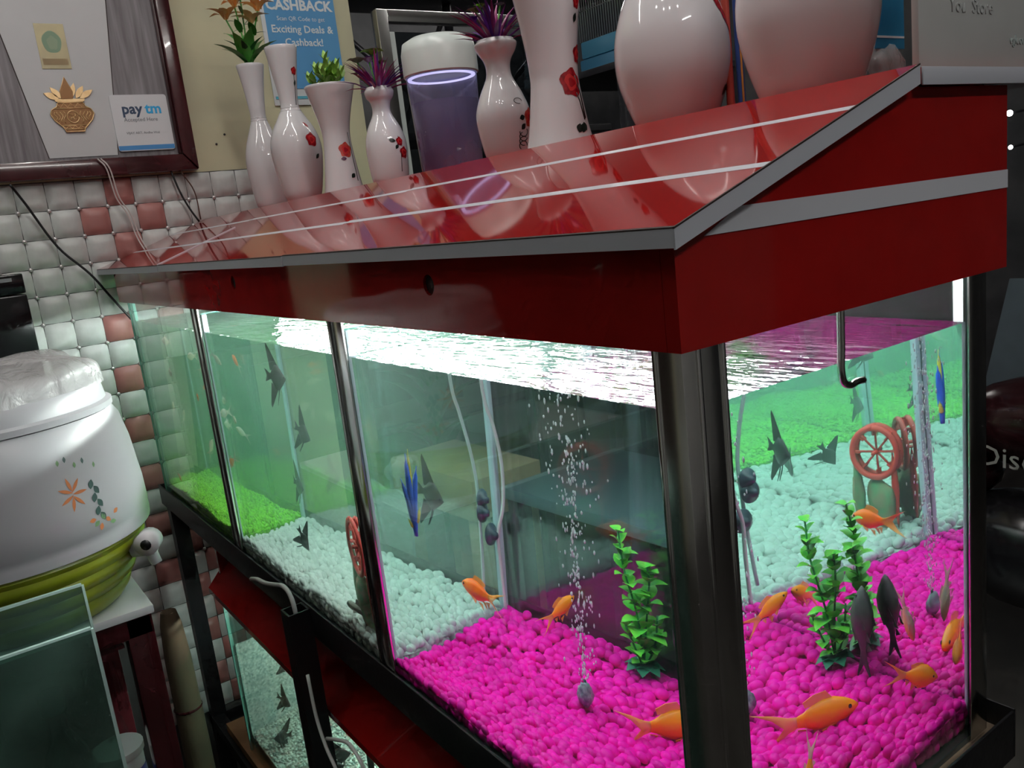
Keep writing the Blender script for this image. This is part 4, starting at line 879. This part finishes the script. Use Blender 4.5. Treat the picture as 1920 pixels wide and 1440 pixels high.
# ------------------------------------------------------------------ plants and ornaments in the tank
M_wp = vary(mat('plastic_leaf', (.05, .48, .05), .35, col2=(.20, .58, .05), nscale=60), .4)
WL = [leaf_mesh('leaf', .024, .0102, M_wp, .35, .35, 5, .25), leaf_mesh('leaf', .020, .0098, M_wp, .5, .35, 5, .3)]
wp = thing('water_plant', 'green plastic water plant with round leaves rooted in the magenta pebbles', 'plant', (.350, .278, .028))
M_wst = mat('plastic_stem', (.02, .20, .06), .4)
def sprig(pts, leaves, s0):
    P = spline(pts, 6); tube('stem', P, .0014, M_wst, wp, 6)
    for i in range(leaves):
        t = .22 + .78 * i / max(1, leaves - 1); p = P[min(len(P) - 1, int(t * (len(P) - 1)))]
        for q in (0, 1): put(WL[(i + q) % 2], 'leaf', wp, p, i * 1.9 + q * PI + R.uniform(-.4, .4), R.uniform(-.1, .7), s0 * (1.05 - .45 * t) * R.uniform(.85, 1.15))
dr = Vector((RXY.x, RXY.y, 0))
sprig([(0, 0, 0), -dr * .006 + Vector((0, 0, .06)), -dr * .014 + Vector((0, .01, .12)), -dr * .012 + Vector((.002, .02, .162))], 15, 1.25)
sprig([(0, 0, 0), dr * .004 + Vector((0, 0, .05)), dr * .010 + Vector((0, .0, .10)), dr * .012 + Vector((0, .004, .122))], 11, 1.3)
sprig([(0, 0, 0), dr * .012 + Vector((0, -.004, .03)), dr * .020 + Vector((0, 0, .065))], 7, 1.2)
sprig([(0, 0, 0), -dr * .014 + Vector((0, -.004, .025)), -dr * .024 + Vector((0, 0, .055))], 6, 1.1)
BLf = leaf_mesh('leaf', .026, .014, mat('base_leaf', (.008, .10, .06), .4), .1, .5)
for k in range(7): put(BLf, 'leaf', wp, (0, 0, .006), k * .9, .2, 1.)
# red water wheel ornament
ww = thing('red_wheel_ornament', 'red water wheel ornament on a mossy rock among the white pebbles', 'aquarium ornament', (.030, .622, .034))
M_wr = mat('wheel_red', (.55, .035, .025), .4); M_rock = mat('mossy_rock', (.06, .22, .09), .7, col2=(.25, .16, .10), nscale=70, bump=.6, bscale=80)
wc = Vector((0, 0, .112)); ax = Vector((.9, -.44, 0)).normalized(); e1 = Vector((0, 0, 1)); e2 = ax.cross(e1)
for sd in (-.008, .008): tube('wheel_rim', [wc + ax * sd + (e1 * math.cos(a * PI / 16) + e2 * math.sin(a * PI / 16)) * .038 for a in range(33)], .0048, M_wr, ww, 8)
for k in range(8):
    d = e1 * math.cos(k * PI / 4) + e2 * math.sin(k * PI / 4); tube('wheel_spoke', [wc, wc + d * .037], .0018, M_wr, ww, 6)
    box_ = strip_card('wheel_paddle', [wc + d * .026 - ax * .008, wc + d * .040 - ax * .008, wc + d * .040 + ax * .008, wc + d * .026 + ax * .008], d.cross(ax), .0015, M_wr, ww)
tube('wheel_axle', [wc - ax * .016, wc + ax * .016], .003, M_wr, ww, 8)
V0, F0 = ico(3)
def rock(name, parent, c, s, m, seed=0.):
    q = V0 * (1 + .12 * np.sin(V0[:, [1, 2, 0]] * 5 + seed).sum(1, keepdims=True) * .5 + .05 * np.sin(V0[:, [2, 0, 1]] * 13 + seed).sum(1, keepdims=True)) * np.array(s)
    return mesh(name, q + np.array(c), F0.tolist(), m, parent, True)
rock('rock', ww, (0, 0, .034), (.014, .030, .040), M_rock); rock('rock', ww, (.016, .034, .045), (.010, .010, .052), M_rock, 2.); rock('pillar', ww, (-.010, -.026, .055), (.006, .006, .05), M_wr, 1.)
# blue and yellow plastic weed hung on the partition
bw = thing('plastic_weed', 'blue and yellow plastic weed floating near the front glass before the partition', 'artificial plant', (.034, .452, .205))
M_bl = mat('weed_blue', (.02, .10, .55), .35); M_ye = mat('weed_yellow', (.70, .66, .08), .35)
for k, (dx, dz, m, w) in enumerate(((0, .10, M_bl, .0042), (.012, .085, M_bl, .004), (-.010, .07, M_bl, .0035), (.004, .105, M_ye, .003), (.010, .070, M_ye, .0028), (-.006, .045, M_bl, .0035), (.010, .035, M_ye, .003), (-.008, .022, M_ye, .002))):
    pth = [Vector((0, 0, .0 + k * .004)), dr * dx * .5 + Vector((0, 0, dz * .55)), dr * dx * 1.5 + Vector((0, 0, dz))]; P = spline(pth, 6)
    V, F = tube_geo(P, [w * (.6 + .9 * math.sin(PI * min(1, i / len(P) + .1))) * (1 if i < len(P) - 2 else .3) for i in range(len(P))], 8); mesh('frond', V, F, m, bw, True)
# air hoses with suction cups on the partition
M_hose = mat('air_hose', (.70, .74, .72), .25); M_cup = mat('suction_rubber', (.02, .035, .05), .3)
hz = thing('air_hose', 'white air hose running down behind the partition', 'hose', (.33, .549, .03)); hz0 = Vector((.33, .549, .03))
tube('hose', [Vector(p) - hz0 for p in ((.285, .549, .47), (.292, .549, .35), (.305, .549, .311), (.323, .549, .258), (.333, .549, .211), (.333, .549, .166), (.332, .549, .121), (.327, .549, .040))], .0030, M_hose, hz, 8, 5)
hz2 = thing('air_hose', 'white air hose bowing out in front of the partition down to the magenta pebbles', 'hose', (.35, .528, .03)); hz0 = Vector((.35, .528, .03))
tube('hose', [Vector(p) - hz0 for p in ((.338, .528, .47), (.346, .528, .333), (.358, .524, .29), (.366, .520, .243), (.367, .520, .205), (.363, .522, .17), (.352, .527, .136), (.354, .528, .09), (.357, .526, .022))], .0030, M_hose, hz2, 8, 5)
def cup(p, parent_loc, parent, rr=.0165):
    c = Vector(p) - Vector(parent_loc); V, F = tube_geo([c + Vector((0, .003, 0)), c + Vector((0, .001, 0)), c + Vector((0, -.004, 0)), c + Vector((0, -.010, 0))], [rr, rr * .95, rr * .4, rr * .3], 18); mesh('suction_cup', V, F, M_cup, parent, True)
cup((.345, .5345, .135), (.35, .528, .03), hz2); cup((.329, .5345, .188), (.35, .528, .03), hz2, .0145); cup((.327, .5345, .170), (.35, .528, .03), hz2, .0155); cup((.352, .5345, .395), (.35, .528, .03), hz2, .010)
# air stone and its bubbles
st = thing('air_stone', 'dark speckled air stone on the magenta pebbles', 'air stone', (.215, .285, .018)); rock('stone', st, (0, 0, .012), (.012, .010, .014), mat('stone_dark', (.03, .04, .075), .3, col2=(.25, .28, .32), nscale=140), 3.); tube('nipple', [(0, 0, .022), (.001, .001, .030)], .002, M_cup, st, 8)
Vb, Fb = ico(1); VV, FF = [], []; off = 0
rb = np.random.default_rng(9)
for k in range(420):
    z = .035 + .378 * rb.random(); sp_ = .008 + .020 * (z - .03) / .38; a, q = rb.uniform(0, 2 * PI), abs(rb.normal()) * sp_ * .8
    s = rb.uniform(.0007, .0016); v = Vb * np.array([s, s, s * rb.uniform(1.2, 3.0)]) + np.array([.215 + q * math.cos(a), .285 + q * math.sin(a), z]); VV.append(v); FF.append(Fb + off); off += len(Vb)
bb_ = mesh('air_bubbles', np.concatenate(VV), np.concatenate(FF).tolist(), mat('bubble', (.85, .90, .92), .1, emit=0.), None, True); tag(bb_, 'column of white air bubbles rising from the air stone', 'bubbles', kind='stuff')
# chrome hook on the end glass, under the hood
hk = tube('wire_hook', [(.163, -.0095, .463), (.162, -.0095, .43), (.161, -.0095, .412), (.164, -.0095, .402), (.172, -.0095, .398), (.181, -.0095, .399), (.190, -.0095, .3985)], [.0030] * 31, M_chrome, None, 8, 5) if False else None
P_ = spline([(.163, -.0102, .463), (.162, -.0102, .43), (.161, -.0102, .412), (.164, -.0102, .402), (.172, -.0102, .398), (.181, -.0102, .399), (.190, -.0102, .3985)], 5)
hk = tube('wire_hook', P_, .0030, M_steel, None, 8); tag(hk, 'bent steel hook hanging from the hood against the end glass', 'hook')
wl = box('corner_strip', (.3655, .0005, .4145), (.3755, .0095, .470), mat('corner_white', (.75, .80, .80), .4), tank)
# ------------------------------------------------------------------ things standing on the hood besides the vases
ct = thing('display_board', 'white board with faint print standing on the near end of the hood', 'board', (.365, .012, .6300))
M_cart = mat('carton_white', (.46, .475, .47), .55, noise=.08, nscale=10)
box('panel', (-.100, -.030, .0012), (.108, -.024, .185), M_cart, ct, .0012); M_cs = mat('carton_tape', (.36, .37, .37), .4); box('foot', (-.06, -.024, .0), (-.05, .012, .004), M_cs, ct); box('foot', (.06, -.024, .0), (.07, .012, .004), M_cs, ct)
M_faint = mat('faint_print', (.405, .42, .42), .6); M_fg = mat('faint_green', (.37, .43, .42), .6)
text('lettering', 'You  Store', .016, (-.055, -.0303, .044), VR, M_faint, ct); text('lettering', 'vgk.on', .011, (.045, -.0303, .021), VR, M_fg, ct)
pk = thing('hanging_packet', 'blue carded packet in clear wrap behind the carton', 'packet', (.440, .110, .6300))
box('card', (-.030, .0, .045), (.030, .003, .19), mat('packet_blue', (.03, .24, .48), .3, col2=(.05, .32, .58), nscale=20), pk, .0008); box('white_line', (-.026, -.0008, .055), (.028, 0, .057), M_pt, pk)
V0p, F0p = ico(3); q = V0p * np.array([.029, .010, .024]) * (1 + .10 * np.sin(V0p[:, [1, 2, 0]] * 7).sum(1, keepdims=True)); mesh('clear_wrap', q + np.array([0, .002, .026]), F0p.tolist(), bag.data.materials[0], pk, True)
for k, (x, y, r, m, lab) in enumerate(((.362, .246, .0045, mat('stick_red', (.45, .06, .04), .4), 'red stick standing between the two big round vases'), (.378, .244, .0042, mat('stick_blue', (.05, .12, .42), .4), 'blue stick standing between the two big round vases'), (.371, .236, .0012, mat('wire_orange', (.62, .26, .05), .4), 'thin orange wire beside the blue stick'), (.388, .226, .0012, MATS['wire_orange'], 'short orange wire right of the blue stick'))):
    o = tube('net_stick' if k < 2 else 'orange_wire', [(x, y, .6300), (x + .0005, y + .001, .70), (x - .001, y, .80 if k != 3 else .675)], r, m, None, 8, 4); tag(o, lab, 'stick' if k < 2 else 'wire', 'sticks and wires between the big vases')
# round mini tank with violet light
mt = thing('mini_tank', 'round mini tank with white lid and violet light behind the vases', 'mini tank', (.405, .895, .6300))
G_vio = glass_mat('violet_glass', (.70, .70, .90), haze=.34, hazecol=(.50, .48, .70))
lathe('body', [(.050, .001), (.053, .004), (.060, .150), (.0605, .172)], G_vio, mt, 40); lathe('water', [(.049, .004), (.057, .125), (.001, .126)], mat('violet_water', (.11, .10, .21), .25), mt, 40)
lathe('lid', [(.0615, .168), (.0640, .170), (.0640, .205), (.060, .222), (.045, .230), (.001, .232)], mat('lid_white', (.66, .72, .70), .3), mt, 40, closed_bottom=False); lathe('light_ring', [(.052, .1645), (.058, .1645), (.058, .167), (.052, .167), (.052, .1645)], emit_mat('violet_led', (.78, .74, 1.), 1.4), mt, 32, closed_bottom=False)
# ------------------------------------------------------------------ steel display frame and the dark shop beyond
sf = thing('steel_frame', 'polished square-tube steel display frame behind the small vases', 'display frame', (.95, 1.52, FLOOR))
def fp(o): o.location -= Vector((.95, 1.52, FLOOR)); return o
for lo, hi, n, m in (((.790, 1.80, FLOOR), (.824, 1.834, 1.146), 'post', M_chrome), ((1.35, 1.80, FLOOR), (1.384, 1.834, 1.146), 'post', M_chrome), ((.824, 1.80, 1.114), (1.35, 1.834, 1.146), 'top_bar', M_chrome), ((.826, 1.812, .2), (.846, 1.822, 1.09), 'glass_edge', mat('pale_edge', (.55, .6, .58), .3)), ((.846, 1.815, .2), (1.35, 1.819, 1.09), 'glass_panel', glass_mat('grey_glass', (.35, .38, .40))), ((.824, 1.80, .166), (1.35, 1.834, .198), 'middle_bar', M_chrome)): fp(box(n, lo, hi, m, sf, .002 if n != 'glass_panel' else 0))
# bird cage on a rack
cg = thing('bird_cage', 'wire bird cage with a blue tray high on the dark rack', 'bird cage', (1.66, 1.66, .955))
M_wire = mat('cage_wire', (.55, .55, .54), .3, metal=.8); M_tray = mat('tray_blue', (.055, .21, .36), .4)
box('tray', (-.16, -.13, 0), (.16, .13, .055), M_tray, cg, .006); box('tray', (-.155, -.125, .057), (.155, .125, .11), mat('tray_blue_light', (.08, .28, .44), .4), cg, .006)
for k in range(24): tube('bar', [(-.155, -.125 + .25 * k / 23, .11), (-.155, -.125 + .25 * k / 23, .50)], .0016, M_wire, cg, 5)
for k in range(28): tube('bar', [(-.155 + .31 * k / 27, -.125, .11), (-.155 + .31 * k / 27, -.125, .50)], .0016, M_wire, cg, 5)
for z in (.20, .33, .50):
    tube('cross_wire', [(-.155, -.125, z), (-.155, .125, z)], .0018, M_wire, cg, 5); tube('cross_wire', [(-.155, -.125, z), (.155, -.125, z)], .0018, M_wire, cg, 5)
rk = thing('dark_rack', 'dark metal rack standing in the unlit part of the shop', 'rack', (1.66, 1.70, FLOOR)); M_rk = mat('rack_dark', (.025, .025, .03), .4)
for x in (-.25, .25):
    for y in (-.2, .2): box('post', (x - .015, y - .015, 0), (x + .015, y + .015, 1.75), M_rk, rk, .002)
for z in (.4, .8, 1.2, 1.735): box('shelf', (-.26, -.21, z), (.26, .21, z + .02), M_rk, rk, .002)
for k, (x, y, z, w_, h_, c, lab) in enumerate(((1.55, 1.60, .422, .12, .20, (.035, .03, .03), 'small dark carton on the rack below the blue trays'), (1.72, 1.58, .422, .10, .15, (.03, .03, .045), 'smaller dark carton beside it on the same rack shelf'), (1.62, 1.62, .022, .16, .22, (.05, .03, .02), 'brown carton on the lower rack shelf'))):
    b_ = thing('carton', lab, 'carton', (x, y, z), group='cartons on the dark rack'); mm = mat('dim_carton_%d' % k, c, .6); box('box', (-w_ / 2, -.09, 0), (w_ / 2, .09, h_), mm, b_, .003); box('flap', (-w_ / 2 + .004, -.088, h_ + .0005), (w_ / 2 - .004, .088, h_ + .002), mm, b_)
# a large dark tank rack further off
r2 = thing('tank_rack', 'dim steel shelving with bars far behind the steel frame', 'rack', (1.9, 3.0, FLOOR))
for x in (-.8, -.1, .6): tube('post', [(x, 0, 0), (x, 0, 2.6)], .02, MATS['rack_dark'], r2, 8)
for z in (.5, 1.1, 1.7, 2.3): box('shelf', (-.85, -.2, z), (.65, .2, z + .03), mat('shelf_grey', (.07, .07, .075), .4), r2, .003)
tube('brace', [(-.8, -.02, 1.1), (-.1, -.02, 2.3)], .012, mat('brace_grey', (.10, .10, .11), .3, metal=.5), r2, 8); tube('brace', [(-.1, -.02, 1.7), (.6, -.02, 2.3)], .012, MATS['brace_grey'], r2, 8); tube('brace', [(-.8, -.02, 2.3), (-.1, -.02, 1.7)], .012, MATS['brace_grey'], r2, 8)
# seen through the water, behind the tank
bn = thing('wooden_bench', 'tan wooden bench on the floor behind the aquarium', 'bench', (.93, 1.56, FLOOR)); M_tan = mat('tan_wood', (.30, .24, .14), .5, noise=.2, nscale=12)
box('seat', (-.10, -.20, .60), (.10, .20, .71), M_tan, bn, .004)
for x in (-.07, .07):
    for y in (-.17, .17): box('leg', (x - .02, y - .02, 0), (x + .02, y + .02, .60), M_tan, bn, .003)
gy = thing('leaning_board', 'pale grey torn board leaning beside the wooden bench', 'board', (.775, 1.67, FLOOR)); strip_card('board', [(0, y, z) for y, z in ((-.10, .64), (-.04, .655), (.02, .645), (.10, .66), (.03, .30), (-.02, .0), (-.06, .0), (-.08, .3))], (1, 0, 0), .006, mat('grey_board', (.30, .33, .33), .6), gy)
box('foot', (-.03, -.06, 0), (.04, .06, .01), MATS['grey_board'], gy)
pt = thing('potted_plant', 'leafy green potted plant behind the tank by the cream wall', 'potted plant', (1.12, 2.02, FLOOR)); lathe('pot', [(.10, 0), (.13, .24), (.14, .25), (.13, .255), (.001, .24)], mat('pot_dark', (.04, .04, .045), .4), pt, 24)
BL2 = leaf_mesh('leaf', .22, .035, vary(mat('bush_leaf', (.015, .10, .05), .4), .4), .6, .6)
for k in range(26): put(BL2, 'leaf', pt, (0, 0, .35 + .025 * k), k * 2.4, .3 + .5 * R.random(), 1.)
tube('stem', [(0, 0, .2), (.01, 0, .98)], .012, M_lgd, pt, 8)
tbk = thing('dark_table', 'dark teal table standing behind the aquarium', 'table', (1.06, 1.02, FLOOR)); M_tt = mat('teal_top', (.05, .085, .10), .3)
box('top', (-.18, -.30, .66), (.18, .30, .69), M_tt, tbk, .004)
for x in (-.15, .15):
    for y in (-.27, .27): box('leg', (x - .02, y - .02, 0), (x + .02, y + .02, .66), M_rk, tbk, .003)
# parked motorbike in the dark at the right
mb = thing('motorbike', 'dark motorbike parked in the dark beyond the right post', 'motorbike', (1.66, .48, FLOOR)); M_mb = mat('bike_black', (.012, .012, .014), .18); M_mbr = mat('bike_maroon', (.025, .006, .008), .2)
def ring(name, c, R_, r, m, n=36): tube(name, [Vector(c) + Vector((0, R_ * math.cos(2 * PI * k / n), R_ * math.sin(2 * PI * k / n))) for k in range(n + 1)], r, m, mb, 8)
for y in (-.55, .62):
    ring('tyre', (0, y, .30), .27, .045, mat('tyre_rubber', (.01, .01, .01), .7)); ring('rim', (0, y, .30), .22, .012, M_steel); tube('hub', [(-.05, y, .30), (.05, y, .30)], .04, M_steel, mb, 12)
    for k in range(6): tube('spoke', [(0, y, .30), (0, y + .22 * math.cos(k * PI / 3), .30 + .22 * math.sin(k * PI / 3))], .010, M_mb, mb, 6)
for x in (-.07, .07): tube('fork', [(x, -.55, .30), (x, -.34, .86)], .02, M_steel, mb, 10)
Vq, Fq = ico(3)
mesh('fuel_tank', Vq * np.array([.13, .26, .12]) + np.array([0, -.08, .74]), Fq.tolist(), M_mbr, mb, True); mesh('seat', Vq * np.array([.11, .34, .06]) + np.array([0, .38, .74]), Fq.tolist(), mat('seat_black', (.012, .012, .012), .6), mb, True); mesh('engine', Vq * np.array([.12, .20, .15]) + np.array([0, .02, .42]), Fq.tolist(), M_mb, mb, True); mesh('headlamp', Vq * np.array([.09, .09, .10]) + np.array([0, -.44, .82]), Fq.tolist(), M_mb, mb, True); mesh('side_panel', Vq * np.array([.12, .2, .09]) + np.array([0, .28, .60]), Fq.tolist(), M_mbr, mb, True)
tube('handlebar', [(-.34, -.24, .90), (-.20, -.28, .93), (0, -.32, .90), (.20, -.28, .93), (.34, -.24, .90)], .011, M_chrome, mb, 10, 6); tube('brake_lever', [(-.33, -.30, .885), (-.22, -.32, .895), (-.15, -.31, .90)], .006, M_chrome, mb, 8, 4); tube('exhaust', [(.1, -.05, .25), (.14, .3, .26), (.15, .75, .32)], .035, M_steel, mb, 12, 4); tube('crash_bar', [(-.14, -.10, .70), (-.17, -.18, .62), (-.16, -.12, .50), (-.10, -.02, .42)], .010, M_steel, mb, 8, 5); tube('cable', [(-.2, -.29, .92), (-.16, -.42, .86), (-.08, -.40, .70)], .005, M_mb, mb, 6, 4)
text('lettering', 'Disco', .07, (-.122, .08, .66), (PI / 2, 0, -PI / 2), mat('decal_silver', (.35, .36, .34), .3), mb)
tp_ = thing('tarpaulin', 'blue-grey tarpaulin sheet hanging beyond the motorbike', 'tarpaulin', (2.6, .95, FLOOR)); strip_card('sheet', [(0, y, z) for y, z in ((-.5, .30), (.35, .30), (.12, .50), (.02, .95), (-.5, .95))], (1, 0, 0), .01, mat('tarp_blue', (.13, .17, .20), .5, noise=.2, nscale=6, bump=.6, bscale=9), tp_); tube('tarp_pole', [(0.02, -.5, 0), (.02, -.5, 1.0)], .015, M_rk, tp_, 8)
for k, (y, z, lab) in enumerate(((1.56, .746, 'upper tiny distant white lamp right of the hood'), (1.555, .591, 'lower tiny distant white lamp right of the hood'))):
    dl = thing('distant_lamp', lab, 'lamp', (3.9, y, z), group='distant lamps'); mesh('bulb', Vq * (.014 - .004 * k), Fq.tolist(), MATS.get('bulb_glow') or emit_mat('bulb_glow', (1, .98, .95), 14.), dl, True); tube('bracket', [(.01, 0, 0), (.29, 0, .02)], .006, M_rk, dl, 6)
# ------------------------------------------------------------------ lower aquarium on the stand
LY0, LY1, LX0, LX1, LZ0, LZ1 = .70, 1.42, .012, .365, -.560, -.190
pk_ = box('shelf_plank', (-.004, .62, -.583), (.40, 1.57, -.5615), mat('plank_wood', (.30, .17, .075), .5, col2=(.22, .12, .05), nscale=14)); tag(pk_, 'brown wooden plank under the lower aquarium', 'plank')
lt = thing('lower_aquarium', 'smaller lit aquarium with sparkling white gravel on the lower shelf', 'aquarium', (.19, 1.06, LZ0))
def lq(o): o.location -= Vector((.19, 1.06, LZ0)); return o
for n, lo, hi in (('front_pane', (LX0 - .005, LY0, LZ0), (LX0, LY1, LZ1)), ('back_pane', (LX1, LY0, LZ0), (LX1 + .005, LY1, LZ1)), ('end_pane', (LX0, LY0, LZ0), (LX1, LY0 + .005, LZ1)), ('end_pane', (LX0, LY1 - .005, LZ0), (LX1, LY1, LZ1)), ('base_pane', (LX0, LY0 + .005, LZ0), (LX1, LY1 - .005, LZ0 + .004))): lq(box(n, lo, hi, G_pane, lt))
for lo, hi in (((LX0 - .0058, LY0, LZ1), (LX0 + .001, LY1, LZ1 + .002)), ((LX0 - .0058, LY1 - .006, LZ0), (LX0 + .001, LY1 + .001, LZ1)), ((LX0 - .0058, LY0 - .001, LZ0), (LX0 + .001, LY0 + .006, LZ1))): lq(box('glass_edge', lo, hi, M_gedge, lt))
G_lw = glass_mat('lower_water', (.80, .96, .92), ior=1.15)
lq(box('water', (LX0 + .0006, LY0 + .0056, LZ0 + .006), (LX1 - .0006, LY1 - .0056, -.235), G_lw, lt))
Vg, Fg = ico(1); VV, FF, TT2 = [], [], []; off = 0
for x in np.arange(LX0 + .006, LX1 - .004, .0065):
    for y in np.arange(LY0 + .01, LY1 - .008, .0065):
        s = .0036 * rg.uniform(.7, 1.2); VV.append(Vg * np.array([s, s, s * .8]) + np.array([x + rg.uniform(-.002, .002), y + rg.uniform(-.002, .002), LZ0 + .040 + .05 * (x - LX0) / .35 + rg.uniform(-.002, .003)])); FF.append(Fg + off); off += len(Vg); TT2 += [rg.random()] * len(Vg)
bv = np.array([[LX0 + .001, LY0 + .007, LZ0 + .038], [LX1 - .001, LY0 + .007, LZ0 + .088], [LX1 - .001, LY1 - .007, LZ0 + .088], [LX0 + .001, LY1 - .007, LZ0 + .038]])
o = mesh('white_gravel', np.concatenate(VV + [bv]), np.concatenate(FF).tolist() + [[off, off + 1, off + 2, off + 3]], vary(mat('sparkle_gravel', (.66, .78, .70), .3), .6), None, True)
at = o.data.attributes.new('tone', 'FLOAT', 'POINT'); at.data.foreach_set('value', np.array(TT2 + [.3] * 4, dtype=np.float32)); tag(o, 'fine sparkling white gravel in the lower aquarium', 'gravel', kind='stuff')
def speckle_mat():
    m = mat('glitter_sheet', (.5, .66, .6), .35); N, L = nodes_of(m); b = N['Principled BSDF']
    tc = N.new('ShaderNodeTexCoord'); v = N.new('ShaderNodeTexVoronoi'); v.inputs['Scale'].default_value = 240; L.new(tc.outputs['Object'], v.inputs['Vector'])
    cr = N.new('ShaderNodeValToRGB'); cr.color_ramp.elements[0].color = (.22, .36, .32, 1); cr.color_ramp.elements[1].color = (.80, .92, .86, 1); L.new(v.outputs['Color'], cr.inputs[0]); L.new(cr.outputs[0], b.inputs['Base Color']); return m
M_gl = speckle_mat()
lq(box('glitter_sheet', (LX0 + .002, LY1 - .012, LZ0 + .006), (LX1 - .002, LY1 - .007, -.300), M_gl, lt)); lq(box('glitter_sheet', (LX1 - .006, LY0 + .008, LZ0 + .006), (LX1 - .002, LY1 - .013, -.300), M_gl, lt))
lf = [(.09, 1.34, -.36), (.06, 1.28, -.40), (.12, 1.22, -.36), (.08, 1.20, -.42), (.13, 1.12, -.42), (.05, 1.30, -.49), (.06, 1.02, -.42), (.10, 1.10, -.46)]
lw = ['topmost, near the far end', 'second from the top', 'beside the second', 'third in the diagonal row', 'middle of the diagonal row', 'lowest, by the front glass', 'lone one near the open leg', 'deepest of the middle cluster']
for k, p in enumerate(lf): a = R.uniform(0, 6.28); make_fish('black_fish', 'small black fish in the lower aquarium, ' + lw[k], 'angel' if k % 2 else 'gold', .042, p, (math.cos(a), math.sin(a), R.uniform(-.5, .5)), M_bf, M_bff, 'black fish in the lower aquarium', eyes=False)
lh = thing('lower_hood', 'red sloped hood of the lower aquarium under the black rail', 'aquarium hood', (.1, .7, -.17))
def lz(o): o.location -= Vector((.1, .7, -.17)); return o
lz(prism('lid', [(-.006, -.172), (.110, -.048), (.110, -.060), (-.006, -.184)], -.02, 1.46, 1, M_red, lh)); lz(box('back_board', (.110, -.02, -.060), (.38, 1.46, -.048), M_red, lh)); lz(box('end_board', (.02, 1.44, -.182), (.38, 1.452, -.062), M_red, lh)); lz(box('back_fascia', (.37, -.02, -.185), (.382, 1.44, -.061), M_red, lh))
lb = lz(box('light_bar', (.20, .76, -.090), (.24, 1.36, -.078), M_plastw, lh, .002)); tube('light_tube', [(.22, .79, -.105), (.22, 1.33, -.105)], .010, emit_mat('lower_tube', (.85, 1., .93), 110.), lb, 10)
# hoses
o = tube('grey_hose', [(-.031, 1.01, -.004), (-.031, .975, .006), (-.031, .93, .013), (-.031, .88, .026), (-.031, .84, .036), (-.0305, .815, .030), (-.0305, .803, .005), (-.0305, .802, -.06)], .0036, mat('hose_grey', (.50, .48, .48), .35), None, 8, 5); tag(o, 'grey hose curling out of the open top of the iron leg', 'hose')
for k, (pts, lab) in enumerate((([(-.052, .73, -.06), (-.055, .715, -.117), (-.055, .695, -.158), (-.055, .665, -.185), (-.05, .64, -.26)], 'white air tube hanging beside the open iron leg'), ([(-.05, .70, -.15), (-.055, .64, -.12), (-.055, .595, -.105), (-.055, .56, -.12), (-.05, .57, -.16)], 'white air tube looping in front of the lower hood'))):
    o = tube('air_tube', pts, .0026, M_hose, None, 8, 5); tag(o, lab, 'hose', 'white air tubes')
